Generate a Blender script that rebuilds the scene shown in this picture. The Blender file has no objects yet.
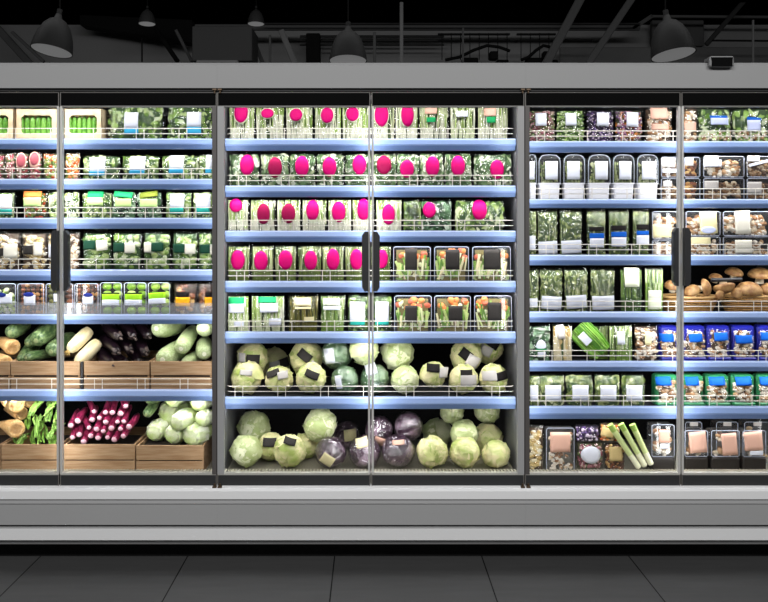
import bpy, math, random
from mathutils import Vector, Matrix, Quaternion, noise
R = math.radians
C = bpy.context.scene.collection
S = 0.0045; D = 4.0; HX = 370.0; HY = 230.0; CH = 1.504
def at(px, py, Y=0.0):
    k = S * (D + Y) / D
    return Vector(((px - HX) * k, Y, CH + (HY - py) * k))
def X(px, Y=0.0): return (px - HX) * S * (D + Y) / D
def Z(py, Y=0.0): return CH + (HY - py) * S * (D + Y) / D
def W(px, Y=0.0): return px * S * (D + Y) / D

# ------------------------------------------------------------------ materials
def lin(h):
    h = h.lstrip('#'); o = []
    for i in (0, 2, 4):
        c = int(h[i:i+2], 16) / 255
        o.append(c / 12.92 if c <= .04045 else ((c + .055) / 1.055) ** 2.4)
    return (*o, 1)
_m = {}
def mat(col, rough=.5, metal=0.0, col2=None, scale=60, bump=0.0, spec=.5, stretch=None, emit=0, rnd=0.0):
    key = (col, rough, metal, col2, scale, bump, spec, stretch, emit, rnd)
    if key in _m: return _m[key]
    m = bpy.data.materials.new('surface'); m.use_nodes = True
    nt = m.node_tree; N = nt.nodes; L = nt.links
    b = N['Principled BSDF']
    b.inputs['Base Color'].default_value = lin(col)
    b.inputs['Roughness'].default_value = rough
    b.inputs['Metallic'].default_value = metal
    b.inputs['Specular IOR Level'].default_value = spec
    if emit:
        b.inputs['Emission Color'].default_value = lin(col); b.inputs['Emission Strength'].default_value = emit
    if col2 or bump:
        tc = N.new('ShaderNodeTexCoord'); mp = N.new('ShaderNodeMapping')
        L.new(tc.outputs['Object'], mp.inputs['Vector'])
        if stretch: mp.inputs['Scale'].default_value = stretch
        nz = N.new('ShaderNodeTexNoise'); nz.inputs['Scale'].default_value = scale; nz.inputs['Detail'].default_value = 3
        L.new(mp.outputs[0], nz.inputs['Vector'])
        if col2:
            rp = N.new('ShaderNodeValToRGB')
            rp.color_ramp.elements[0].position = .38; rp.color_ramp.elements[1].position = .62
            rp.color_ramp.elements[0].color = lin(col); rp.color_ramp.elements[1].color = lin(col2)
            L.new(nz.outputs['Fac'], rp.inputs['Fac']); L.new(rp.outputs['Color'], b.inputs['Base Color'])
        if bump:
            bp = N.new('ShaderNodeBump'); bp.inputs['Strength'].default_value = bump; bp.inputs['Distance'].default_value = .004
            L.new(nz.outputs['Fac'], bp.inputs['Height']); L.new(bp.outputs[0], b.inputs['Normal'])
    _m[key] = m
    return m
def clear(name, gloss=.08, rough=.12, tint=(1, 1, 1, 1), bump=0.0, scale=40, milky=0.0, edge=.5):
    m = bpy.data.materials.new(name); m.use_nodes = True
    nt = m.node_tree; N = nt.nodes; L = nt.links; N.clear()
    out = N.new('ShaderNodeOutputMaterial'); t = N.new('ShaderNodeBsdfTransparent'); t.inputs[0].default_value = tint
    g = N.new('ShaderNodeBsdfGlossy'); g.inputs['Roughness'].default_value = rough
    lw = N.new('ShaderNodeLayerWeight'); lw.inputs['Blend'].default_value = .25
    mr = N.new('ShaderNodeMath'); mr.operation = 'MULTIPLY_ADD'; mr.inputs[1].default_value = edge; mr.inputs[2].default_value = gloss
    mr.use_clamp = True
    L.new(lw.outputs['Facing'], mr.inputs[0])
    mx = N.new('ShaderNodeMixShader'); L.new(mr.outputs[0], mx.inputs[0]); L.new(t.outputs[0], mx.inputs[1]); L.new(g.outputs[0], mx.inputs[2])
    last = mx
    if bump:
        tc = N.new('ShaderNodeTexCoord'); nz = N.new('ShaderNodeTexNoise'); nz.inputs['Scale'].default_value = scale; nz.inputs['Distortion'].default_value = 1.2
        L.new(tc.outputs['Object'], nz.inputs['Vector'])
        bp = N.new('ShaderNodeBump'); bp.inputs['Strength'].default_value = bump; bp.inputs['Distance'].default_value = .02
        L.new(nz.outputs['Fac'], bp.inputs['Height']); L.new(bp.outputs[0], g.inputs['Normal']); L.new(bp.outputs[0], lw.inputs['Normal'])
    if milky:
        df = N.new('ShaderNodeBsdfDiffuse'); df.inputs[0].default_value = (.9, .92, .95, 1)
        m2 = N.new('ShaderNodeMixShader'); m2.inputs[0].default_value = milky
        L.new(mx.outputs[0], m2.inputs[1]); L.new(df.outputs[0], m2.inputs[2]); last = m2
    L.new(last.outputs[0], out.inputs[0])
    return m
FILM = clear('clear_film', gloss=.035, rough=.1, bump=1.0, scale=34, milky=.0, edge=.5)
TIGHT = clear('tight_film', gloss=.13, rough=.12, bump=1.0, scale=30, milky=.0, edge=.6)
TRAYC = clear('clear_plastic', gloss=.06, rough=.08, milky=.02, edge=.5)
GLASS = clear('door_glass', gloss=.012, rough=.0, edge=.08)
PLEXI = clear('guard_plastic', gloss=.05, rough=.1, milky=.12, edge=.4)

ALU = mat('#cfcdc8', .4, .1); ALUD = mat('#8d8c8a', .4, .5); POST = mat('#4c4a49', .5, .2); INNER = mat('#525256', .5)
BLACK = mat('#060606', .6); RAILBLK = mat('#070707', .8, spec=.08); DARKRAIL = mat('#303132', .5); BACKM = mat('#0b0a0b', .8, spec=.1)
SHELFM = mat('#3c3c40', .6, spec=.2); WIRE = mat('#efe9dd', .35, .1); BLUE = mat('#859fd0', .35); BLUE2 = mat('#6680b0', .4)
BRASS = mat('#5c4a38', .45, .5); HANDLE = mat('#2b2b2d', .45); WHITE = mat('#f2f2f4', .5); DECK = mat('#b0ab98', .5, .2)

# ------------------------------------------------------------------ mesh builder
class MB:
    def __init__(s): s.v = []; s.f = []; s.m = []; s.mats = []; s.smooth = []
    def mi(s, m):
        if m not in s.mats: s.mats.append(m)
        return s.mats.index(m)
    def add(s, vs, fs, m, smooth=False):
        b = len(s.v); s.v += [tuple(v) for v in vs]; k = s.mi(m)
        for f in fs: s.f.append(tuple(b + i for i in f)); s.m.append(k); s.smooth.append(smooth)
    def box(s, a, b, m, bev=0.0):
        x0, y0, z0 = [min(p, q) for p, q in zip(a, b)]; x1, y1, z1 = [max(p, q) for p, q in zip(a, b)]
        if bev <= 0:
            s.add([(x0,y0,z0),(x1,y0,z0),(x1,y1,z0),(x0,y1,z0),(x0,y0,z1),(x1,y0,z1),(x1,y1,z1),(x0,y1,z1)],
                  [(0,3,2,1),(4,5,6,7),(0,1,5,4),(1,2,6,5),(2,3,7,6),(3,0,4,7)], m); return
        e = min(bev, (x1-x0)*.45, (y1-y0)*.45, (z1-z0)*.45)
        rings = []
        def rr(ins, z): return [(x0+ins+e*q, y0+ins, z) if 0 else None for q in ()]
        for ins, z in ((e, z0), (0, z0+e), (0, z1-e), (e, z1)):
            xa, xb, ya, yb = x0+ins, x1-ins, y0+ins, y1-ins
            c = e if ins == 0 else e*.6
            rings.append([(xa+c,ya,z),(xb-c,ya,z),(xb,ya+c,z),(xb,yb-c,z),(xb-c,yb,z),(xa+c,yb,z),(xa,yb-c,z),(xa,ya+c,z)])
        vs = [p for r in rings for p in r]; fs = [tuple(range(7,-1,-1)), tuple(range(24,32))]
        for i in range(3):
            for j in range(8): fs.append((i*8+j, i*8+(j+1)%8, (i+1)*8+(j+1)%8, (i+1)*8+j))
        s.add(vs, fs, m)
    def extrude_x(s, prof, x0, x1, m):   # prof list of (y,z), ccw; m: material or list per edge
        n = len(prof); vs = [(x0, y, z) for y, z in prof] + [(x1, y, z) for y, z in prof]
        ms = m if isinstance(m, list) else [m]*n
        for i in range(n):
            j = (i+1) % n
            s.add([vs[i], vs[j], vs[n+j], vs[n+i]], [(0,1,2,3)], ms[i])
        s.add(vs[:n], [tuple(range(n))], ms[0]); s.add(vs[n:], [tuple(range(n-1,-1,-1))], ms[0])
    def tube(s, pts, r, m, k=6, caps=True, smooth=True):
        pts = [Vector(p) for p in pts]; n = len(pts)
        rs = r if isinstance(r, (list, tuple)) else [r]*n
        ms = m if isinstance(m, list) else [m]*(n-1)
        rings = []; up = Vector((0, 0, 1)); pv = None
        for i, p in enumerate(pts):
            d = (pts[min(i+1, n-1)] - pts[max(i-1, 0)])
            d = d.normalized() if d.length > 1e-9 else Vector((0, 1, 0))
            if pv is None:
                a = up if abs(d.z) < .9 else Vector((1, 0, 0)); u = d.cross(a).normalized()
            else: u = (pv - d * pv.dot(d)).normalized()
            pv = u; w = d.cross(u)
            rings.append([p + (u*math.cos(2*math.pi*j/k) + w*math.sin(2*math.pi*j/k)) * rs[i] for j in range(k)])
        for i in range(n-1):
            s.add(rings[i] + rings[i+1], [(j, (j+1)%k, k+(j+1)%k, k+j) for j in range(k)], ms[i], smooth)
        if caps:
            s.add(rings[0], [tuple(range(k-1,-1,-1))], ms[0]); s.add(rings[-1], [tuple(range(k))], ms[-1])
    def blob(s, c, r, m, nu=8, nv=5, rot=None, jit=0.0, rng=None):
        c = Vector(c); rx, ry, rz = r if isinstance(r, (tuple, list)) else (r, r, r)
        vs = []
        for i in range(nv+1):
            th = math.pi*i/nv
            for j in range(nu):
                ph = 2*math.pi*j/nu
                p = Vector((rx*math.sin(th)*math.cos(ph), ry*math.sin(th)*math.sin(ph), rz*math.cos(th)))
                if jit and rng and 0 < i < nv: p *= 1 + rng.uniform(-jit, jit)
                if rot: p = rot @ p
                vs.append(c + p)
        fs = [(i*nu+j, (i+1)*nu+j, (i+1)*nu+(j+1)%nu, i*nu+(j+1)%nu) for i in range(nv) for j in range(nu)]
        s.add(vs, fs, m, True)
    def leaf(s, c, dx, dz, m, bend=0.2):    # a bent leaf: c centre, dx half width vector, dz half length vector
        c, dx, dz = Vector(c), Vector(dx), Vector(dz); n = dx.cross(dz)
        if n.length < 1e-12: return
        n = n.normalized() * dx.length * 1.0
        vs = []
        for i, (t, w) in enumerate(((-1, .25), (-.35, .9), (.35, 1.0), (1, .15))):
            for q in (-1, 0, 1):
                vs.append(c + dz*t + dx*q*w + n*(bend*(abs(q)*w*1.2) - bend*1.5*t*t))
        s.add(vs, [(i*3+j, i*3+j+1, (i+1)*3+j+1, (i+1)*3+j) for i in range(3) for j in range(2)], m, True)
    def build(s, name, parent=None, loc=None):
        me = bpy.data.meshes.new(name); me.from_pydata(s.v, [], s.f)
        for m in s.mats: me.materials.append(m)
        me.polygons.foreach_set('material_index', s.m); me.polygons.foreach_set('use_smooth', s.smooth)
        me.update()
        o = bpy.data.objects.new(name, me); C.objects.link(o)
        if parent: o.parent = parent
        if loc is not None: o.location = loc
        return o
def tag(o, label=None, cat=None, group=None, kind=None):
    if label: o['label'] = label
    if cat: o['category'] = cat
    if group: o['group'] = group
    if kind: o['kind'] = kind
    return o
def empty(name, loc=(0, 0, 0)):
    o = bpy.data.objects.new(name, None); C.objects.link(o); o.location = loc; o.empty_display_size = .05
    return o

# ------------------------------------------------------------------ room shell
def tile_mat():
    m = bpy.data.materials.new('floor_tile'); m.use_nodes = True
    nt = m.node_tree; N = nt.nodes; L = nt.links; b = N['Principled BSDF']
    tc = N.new('ShaderNodeTexCoord'); mp = N.new('ShaderNodeMapping'); L.new(tc.outputs['Object'], mp.inputs[0])
    br = N.new('ShaderNodeTexBrick'); br.offset = 0; br.squash = 1
    br.inputs['Scale'].default_value = 1; br.inputs['Brick Width'].default_value = .678; br.inputs['Row Height'].default_value = 1.2
    br.inputs['Mortar Size'].default_value = .0028; br.inputs['Mortar Smooth'].default_value = .1
    br.inputs['Color1'].default_value = lin('#4e4e4e'); br.inputs['Color2'].default_value = lin('#515151'); br.inputs['Mortar'].default_value = lin('#0c0c0c')
    mp.inputs['Location'].default_value = (.163+.0, .55, 0)
    L.new(mp.outputs[0], br.inputs['Vector'])
    nz = N.new('ShaderNodeTexNoise'); nz.inputs['Scale'].default_value = 9; nz.inputs['Detail'].default_value = 5
    mp2 = N.new('ShaderNodeMapping'); mp2.inputs['Scale'].default_value = (.5, 3, 1); L.new(tc.outputs['Object'], mp2.inputs[0]); L.new(mp2.outputs[0], nz.inputs['Vector'])
    mx = N.new('ShaderNodeMix'); mx.data_type = 'RGBA'; mx.blend_type = 'MULTIPLY'; mx.inputs[0].default_value = .25
    L.new(br.outputs['Color'], mx.inputs[6]); L.new(nz.outputs['Fac'], mx.inputs[7]); L.new(mx.outputs[2], b.inputs['Base Color'])
    b.inputs['Roughness'].default_value = .8; b.inputs['Specular IOR Level'].default_value = .1
    return m
def structure(name, a, b, m):
    mb = MB(); mb.box(a, b, m); o = mb.build(name); o['kind'] = 'structure'; return o
structure('floor', (-9, -6, -.05), (9, 11, 0), tile_mat())
structure('ceiling', (-9, -6, 4.62), (9, 11, 4.7), mat('#050505', .9, spec=0))
structure('wall_back', (-9, 9.5, 0), (9, 9.6, 4.62), mat('#7a7a7a', .8, spec=.1))
structure('wall_left', (-9.1, -6, 0), (-9, 11, 4.62), mat('#3a3a3a', .9, spec=.1))
structure('wall_right', (9, -6, 0), (9.1, 11, 4.62), mat('#3a3a3a', .9, spec=.1))

# ------------------------------------------------------------------ refrigerated cabinets
BACKY = .78
RAILY = .10
SH = {'A': [138.5, 178.8, 217.8, 269.5, 314.3, 389.6],
      'B': [138.5, 185.5, 230.6, 281, 331.7, 397],
      'C': [141, 199, 254.8, 311.7, 361.2, 406.5]}
RH = {'A': [10.5, 10.5, 11, 11.3, 10, 12], 'B': [12, 11.5, 11.3, 11.5, 12, 12.5], 'C': [11.3, 9, 10.5, 10.8, 10.5, 13]}
ext = {'A': (-95, 218.97), 'B': (219.03, 523.97), 'C': (524.03, 839)}
inner = {'A': (-88, 213.5), 'B': (221.0, 520.0), 'C': (528.5, 832)}
doorx = {'A': ((-94, 61.4), (62.6, 217.8)), 'B': ((218.6, 370.2), (371.6, 523.0)), 'C': ((523.9, 677.9), (679.1, 837))}
cab_label = {'A': 'grey glass-door refrigerated cabinet holding wooden produce crates',
             'B': 'grey glass-door refrigerated cabinet with loose cabbages on its two lowest decks',
             'C': 'grey glass-door refrigerated cabinet with mushroom packs and wicker baskets'}
DROP = .012
DECKZ = Z(470.5, .04) - .034; LIPZ = Z(471.2, .018)
def shelf_z(c, i): return DECKZ if i == 6 else Z(SH[c][i], RAILY) - DROP
def cabinet(c):
    x0, x1 = X(ext[c][0]), X(ext[c][1]); root = empty('refrigerated_cabinet', ((x0+x1)/2, 0, 0))
    ox = (x0+x1)/2
    def B(mb, name, par=root): 
        mb.v = [(v[0]-ox, v[1], v[2]) for v in mb.v] if par is root else mb.v
        return mb.build(name, par)
    def sub(mb, name, par): 
        mb.v = [(v[0]-ox, v[1], v[2]) for v in mb.v]; return mb.build(name, par)
    tag(root, cab_label[c], 'fridge', 'glass-door refrigerated cabinets in a row')
    ztop = Z(62.5, -.05)
    # top fascia
    mb = MB(); mb.extrude_x([(-.05, Z(88, -.05)), (-.05, ztop-.012), (-.042, ztop), (.10, ztop), (.10, Z(88,-.05))][::-1], x0, x1, mat('#9a9a9a', .5, .0, spec=.2)); B(mb, 'fascia')
    mb = MB(); mb.box((x0, .10, ztop-.05), (x1, .82, ztop-.01), ALUD); mb.box((x0, -.035, Z(92.5)), (x1, .5, Z(88, -.05)-.0005), BLACK); B(mb, 'roof_panel')
    mb = MB(); mb.box((x0, BACKY, .1), (x1, .82, ztop-.05), BACKM); B(mb, 'back_panel')  # black colour stands in for the shade deep in the cabinet
    for sx in (0, 1):
        a = x0 if sx == 0 else X(inner[c][1])+.001; b_ = X(inner[c][0])-.001 if sx == 0 else x1
        mb = MB()
        mb.box((a, .012, DECKZ), (b_, BACKY, Z(93)-.001), INNER)
        if (c == 'A' and sx) or (c == 'C' and not sx):
            pass
        mb.box((a, -.006, Z(485)), (b_, .011, Z(93)), POST if c != 'B' else mat('#5e5c5b', .5, .2))
        B(mb, 'side_panel')
        h = MB(); hx = (X(217.3) if c == 'B' and sx == 0 else 0)
        if (c, sx) in (('A', 1), ('B', 0), ('B', 1), ('C', 0)):
            hx = X({('A', 1): 216.2, ('B', 0): 221.4, ('B', 1): 521.2, ('C', 0): 526.8}[(c, sx)])
            for hz in (Z(91), Z(484.5)):
                h = MB(); h.box((hx-.0095, -.048, hz-.004), (hx+.0095, -.03, hz+.004), BRASS, .001)
                h.tube([(hx, -.039, hz-.016), (hx, -.039, hz+.016)], .004, BRASS, 8)
                B(h, 'hinge_bracket')
    # inner ceiling (light canopy) behind the header
    mb = MB(); mb.box((X(inner[c][0]), .03, Z(94)-.0), (X(inner[c][1]), BACKY, Z(93)), mat('#55565a', .6)); B(mb, 'inner_canopy')
    # deck + grille
    mb = MB(); mb.box((x0, .0, DECKZ-.03), (x1, BACKY, DECKZ), mat('#8f8b7d', .55, .1)); 
    mb.box((x0, -.004, DECKZ-.03), (x1, .016, LIPZ), mat('#b9b8ae', .4, .1)); d = B(mb, 'bottom_deck')
    g = MB(); xx = X(inner[c][0], .06)+.004
    while xx < X(inner[c][1], .06)-.006:
        g.extrude_x([(.017, LIPZ-.004), (.017, LIPZ), (.07, LIPZ-.004), (.098, DECKZ+.0005), (.09, DECKZ+.0005)][::-1], xx, xx+.007, DECK); xx += .0155
    sub(g, 'air_grille', d)
    # shelves
    for i in range(6):
        zt = Z(SH[c][i], RAILY); zb = Z(SH[c][i]+RH[c][i], RAILY); xa, xb = X(inner[c][0]-.2, RAILY)+.004, X(inner[c][1]+.0, RAILY)-.003
        if c == 'B': xa, xb = X(225.3, RAILY), X(515.6, RAILY)
        mb = MB(); mb.box((xa, RAILY+.012, zt-DROP-.016), (xb, BACKY-.02, zt-DROP), SHELFM)
        for bx in (xa+.01, (xa+xb)/2, xb-.03): mb.extrude_x([(.45, zt-.03), (BACKY-.02, zt-.03), (BACKY-.02, zt-.09)][::-1], bx, bx+.012, SHELFM)
        sh = B(mb, 'shelf')
        h = zt-zb; r = MB(); y = RAILY
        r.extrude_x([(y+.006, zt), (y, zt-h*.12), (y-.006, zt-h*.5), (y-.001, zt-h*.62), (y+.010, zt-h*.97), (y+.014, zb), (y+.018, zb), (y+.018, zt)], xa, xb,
                    [mat('#b2c4ea', .35), BLUE, BLUE, BLUE2, BLUE2, BLUE2, BLUE2, BLUE])  # one blue plastic; lit top and shaded underside are put into the colours
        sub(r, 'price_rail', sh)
        if c == 'A' and i == 4:
            p = MB(); p.box((xa+.002, RAILY+.004, zt), (xb-.002, RAILY+.007, zt+W(11.5)), PLEXI); sub(p, 'clear_guard', sh)
        else:
            w = MB(); hy = RAILY+.012; h1, h2 = W(10.6), W(5.2)
            segs = [(xa+.008, xb-.008)]
            for a, b_ in segs:
                for hh in (h1, h2):
                    w.tube([(a, hy+.016, zt+hh), (a, hy+.012, zt+hh), (a+.008, hy, zt+hh), (b_-.008, hy, zt+hh), (b_, hy+.012, zt+hh), (b_, hy+.016, zt+hh)], .0019, WIRE, 5)
                step = W(35.5); n = int((b_-a)/step); q = a+.002
                offs = [W(20), W(28)]
                k = 0; q = a+.03+ (i*.021) % .05
                while q < b_-.03:
                    w.tube([(q, hy, zt+h1), (q, hy, zt-.004)], .0018, WIRE, 4)
                    q += W(8) if k % 2 == 0 else W(36); k += 1
            sub(w, 'wire_guard', sh)
    # light strips
    # base: bumper, panels, plinth
    mb = MB(); y = -.05
    mb.extrude_x([(y+.03, Z(486, y)), (y, Z(488.5, y)), (y-.004, Z(491, y)), (y-.004, Z(499, y)), (y+.006, Z(500, y)), (.0, Z(500, y)), (.0, Z(486, y))], x0, x1, mat('#f4f4f4', .5, .0, spec=.3))
    B(mb, 'bumper')
    mb = MB(); mb.extrude_x([(y, Z(500.5, y)), (y-.003, Z(503.5, y)), (y+.004, Z(504.5, y)), (y+.008, Z(525.5, y)), (.05, Z(525.5, y)), (.05, Z(500.5, y))], x0, x1, mat('#aaaaaa', .55, spec=.2)); B(mb, 'base_panel')
    mb = MB(); mb.extrude_x([(y, Z(528.5, y)), (y-.002, Z(540, y)), (y+.012, Z(541.5, y)), (y+.03, Z(546.5, y)), (.05, Z(546.5, y)), (.05, Z(528.5, y))], x0, x1, [mat('#eaeaea', .5, spec=.3)]*2+[mat('#c4c4c4', .6)]*4); B(mb, 'kick_bumper')
    mb = MB(); mb.box((x0, .10, 0), (x1, .8, DECKZ-.031), BLACK); mb.box((x0, .0, .12), (x1, .1, DECKZ-.031), BLACK); B(mb, 'plinth')
    # doors
    for k, (dx0, dx1) in enumerate(doorx[c]):
        a, b_ = X(dx0), X(dx1); z0, z1 = Z(485), Z(93.2); st = W(2.1); y0, y1 = -.03, -.008
        free = 'R' if k == 0 else 'L'
        mb = MB()
        mb.box((a, y0, Z(106.6)), (b_, y1, z1), RAILBLK); mb.box((a, y0-.002, Z(94)), (b_, y0+.001, z1), mat('#4e4b48', .5)); mb.box((a, y0-.002, Z(108)), (b_, y1, Z(106.6)), mat('#6f6d6a', .45))
        mb.box((a, y0, z0), (b_, y1, Z(473.2)), DARKRAIL); mb.box((a, y0-.001, Z(473.2)), (b_, y1, Z(471.2)), mat('#bdbcb4', .4, .1))
        sa = (a, a+st); sb = (b_-st, b_)
        hs = W(6.6) if c == 'B' else W(4.4)
        stl, strr = (hs, st) if k == 0 else (st, hs)
        HM = mat('#a2a2a2', .5) if c == 'B' else mat('#565250', .5)
        mA, mB_ = (HM, ALU) if k == 0 else (ALU, HM)
        mb.box((a, y0-.003, Z(472.5)), (a+stl, y1, Z(107.3)), mA); mb.box((b_-strr, y0-.003, Z(472.5)), (b_, y1, Z(107.3)), mB_)
        em = mat('#77736e', .5)
        for (e0, e1) in ((a, a+W(.7)), (b_-W(.7), b_)):
            mb.box((e0, y0-.0025, Z(107.3)), (e1, y1, Z(94)), em); mb.box((e0, y0-.0025, Z(484.5)), (e1, y1, Z(472.5)), em)
        dr = B(mb, 'door')
        g = MB(); g.box((a+stl, -.022, Z(471.2)), (b_-strr, -.016, Z(108)), GLASS); sub(g, 'glass_pane', dr)
        hy = {'A': (230.5, 291), 'B': (231.5, 291.5), 'C': (228, 286)}[c]
        hx = {'A': ((50.5, 57.0), (63.8, 68.4)), 'B': ((361.8, 368.4), (373.2, 379.8)), 'C': ((673.6, 678.4), (684.6, 691.2))}[c][k]
        h = MB(); yh = -.06
        ha, hb, zb, zt = X(hx[0], yh), X(hx[1], yh), Z(hy[1], yh), Z(hy[0], yh); ch = .012; w = hb-ha
        o1, o2 = (ha+ch, ha) if k == 0 else (hb-ch, hb)
        n1 = hb if k == 0 else ha
        prof = [(n1, zb), (n1, zt), (o1, zt), (o2, zt-.018), (o2, zb+.018), (o1, zb)]
        if k == 1: prof = prof[::-1]
        n = 6; yf, yb = -.066, -.0305
        vs = [(p[0]+(.003 if p[0] == o2 and k == 0 else (-.003 if p[0] == o2 else 0)), yf, p[1]) for p in prof] + [(p[0], yf+.008, p[1]) for p in prof] + [(p[0], yb, p[1]) for p in prof]
        fs = [tuple(range(6)), tuple(range(17, 11, -1))]
        for q in range(2):
            for j in range(6): fs.append((q*6+j, (q+1)*6+j, (q+1)*6+(j+1)%6, q*6+(j+1)%6))
        h.add(vs, fs, HANDLE); sub(h, 'handle', dr)
    return root
for c in 'ABC': cabinet(c)

def area(name, loc, rot, sx, sy, power, col=(1, 1, 1), spread=180):
    l = bpy.data.lights.new(name, 'AREA'); l.shape = 'RECTANGLE'; l.size = sx; l.size_y = sy; l.energy = power; l.color = col; l.spread = R(spread)
    o = bpy.data.objects.new(name, l); C.objects.link(o); o.location = loc; o.rotation_euler = rot; return o
zc = (Z(108)+Z(470))/2; hz = Z(108)-Z(470)
VP, HP = 1.2, 1.75
for px in (-84, 56, 66, 209, 229, 366, 376, 512, 533, 678, 688, 828):
    area('door_light', (X(px, .02), .012, zc), (R(90), 0, 0), .02, hz, VP, (.97, .99, 1))     # faces +Y
for c in 'ABC':
    xa, xb = X(inner[c][0], .1), X(inner[c][1], .1)
    zs = [Z(96)] + [Z(SH[c][i]+RH[c][i], RAILY) for i in range(6)]
    for i, z in enumerate(zs):
        area('shelf_light', ((xa+xb)/2, .06 if i == 0 else .128, z-.002), (R(18), 0, 0), xb-xa-.04, .012, HP*(1.3 if i in (0,) else 1), (1, 1, 1))

# ------------------------------------------------------------------ products
ORD = ['first', 'second', 'third', 'fourth', 'fifth', 'sixth', 'seventh', 'eighth', 'ninth', 'tenth', 'eleventh', 'twelfth', 'thirteenth', 'fourteenth', 'fifteenth', 'sixteenth', 'seventeenth', 'eighteenth', 'nineteenth', 'twentieth']
SHN = ['top shelf', 'second shelf down', 'third shelf down', 'fourth shelf down', 'fifth shelf down', 'sixth shelf down', 'bottom deck']
CABN = {'A': 'crate cabinet', 'B': 'cabbage cabinet', 'C': 'mushroom cabinet'}
reg = []     # (cab, row, px centre, object, look, level)
PAL = {
 'green': ('#8fa862', '#5a7440', '#b4c48c', '#dde4c4'), 'dark': ('#48602e', '#2f4424', '#748c50', '#9cb074'),
 'pale': ('#e6ebcc', '#c4d498', '#f4f5e6', '#98ae68'), 'stalk': ('#f4f4e4', '#dfe6c0', '#a4bc74', '#eceed8'),
 'radish': ('#b4bf9e', '#76906a', '#5a744c', '#dfe4d2'), 'mix': ('#9aac66', '#c86a34', '#e4d4ac', '#6a8048'),
 'pink': ('#b86a70', '#84404a', '#e0c0b8', '#66784a'), 'orange': ('#d87c3c', '#e8ac74', '#84924e', '#f0d4b4'),
 'cream': ('#ece2c6', '#dcca9c', '#f6f2e6', '#c4ac7c'), 'brown': ('#84583a', '#583a26', '#b08a5c', '#d8bc8c'),
 'purple': ('#463058', '#2c1e3c', '#70588a', '#dcd0de'), 'violetmix': ('#c898ac', '#80608e', '#d89c50', '#ece0de'),
 'rose': ('#b8848c', '#dcc0be', '#94606a', '#90a074'), 'pea': ('#a2be74', '#7a9a50', '#c6d8a0', '#e2ebcc'),
 'apple': ('#a8c860', '#88ac44', '#c8dc90', '#dfecbc'), 'olive': ('#68662e', '#4c4e22', '#88884c', '#a0965c'),
 'herb': ('#76844e', '#505e34', '#9ca676', '#c6caa8'), 'mush': ('#e2d4be', '#f2ebe0', '#c2a484', '#9c7a5a'),
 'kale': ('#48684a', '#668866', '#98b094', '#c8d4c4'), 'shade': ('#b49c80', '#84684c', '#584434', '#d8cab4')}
import colorsys
def rich(h, sat=1.38, val=.93):
    q = [int(h[i:i+2], 16)/255 for i in (1, 3, 5)]; a, b, c = colorsys.rgb_to_hsv(*q); q = colorsys.hsv_to_rgb(a, min(1, b*sat), c*val)
    return '#%02x%02x%02x' % tuple(round(x*255) for x in q)
def pm(pal, rough=.45): return [mat(rich(h), rough) for h in PAL[pal]]
def prof(t, p=2.6): return max(0.0, 1-abs(t)**p)**.5
class Shape:
    def __init__(s, w, h, d, flat=False): s.w, s.h, s.d, s.flat = w, h, d, flat
    def f(s, x, z, k=1.0):
        if s.flat: return -s.d/2*k
        return -s.d/2*k*prof(2*x/s.w)*(.22+.78*prof((z/s.h-.45)/.58, 2.2))
def c_leaves(mb, sh, pal, n, size, rng, upright=.3):
    ms = pm(pal)
    w, h = sh.w*.92, sh.h*.94
    for _ in range(n):
        x = rng.uniform(-.5, .5)*w; z = rng.uniform(.03, .99)*h; y = sh.f(x, z, .93)*rng.uniform(.45, .98)
        a = rng.uniform(0, 2*math.pi) if rng.random() > upright else R(90)+rng.uniform(-.5, .5)
        s_ = size*rng.uniform(.6, 1.3)
        dz = Vector((math.cos(a), rng.uniform(-.5, .5), math.sin(a))).normalized()*s_
        dx = dz.cross(Vector((rng.uniform(-.4, .4), -1, rng.uniform(-.4, .4)))).normalized()*s_*rng.uniform(.35, .7)
        x2 = max(-w/2+abs(dz.x), min(w/2-abs(dz.x), x)) if w > 2*abs(dz.x) else 0
        z2 = max(abs(dz.z)+.002, min(h-abs(dz.z), z))
        mb.leaf((x2, min(y, 0)*.9, z2), dx, dz, rng.choice(ms), rng.uniform(-.3, .35))
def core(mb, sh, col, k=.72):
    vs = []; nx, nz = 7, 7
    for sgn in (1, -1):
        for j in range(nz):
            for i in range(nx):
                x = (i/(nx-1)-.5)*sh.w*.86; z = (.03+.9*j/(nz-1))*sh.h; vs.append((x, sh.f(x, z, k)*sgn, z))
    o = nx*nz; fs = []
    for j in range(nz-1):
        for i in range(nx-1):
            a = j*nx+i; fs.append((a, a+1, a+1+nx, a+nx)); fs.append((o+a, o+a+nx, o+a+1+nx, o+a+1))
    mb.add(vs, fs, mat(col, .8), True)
def c_stalks(mb, sh, pal, n, r, rng, lean=.1, flip=False):
    ms = pm(pal)
    for _ in range(n):
        x0 = rng.uniform(-.44, .44)*sh.w; x1 = max(-.45*sh.w, min(.45*sh.w, x0+rng.uniform(-lean, lean)*sh.h))
        q = rng.uniform(.5, .98); pts = []
        for t in (0, .35, .7, 1):
            x = x0+(x1-x0)*t; z = (.02+.93*t)*sh.h; pts.append((x, sh.f(x, z, .9)*q-.001, z))
        lo, hi = (ms[0], rng.choice(ms[1:])) if not flip else (rng.choice(ms[1:]), ms[0])
        k = rng.uniform(.6, 1.3)*r
        mb.tube(pts, [k, k*1.05, k*.95, k*.6], [lo, rng.choice(ms), hi], 5)
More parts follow.
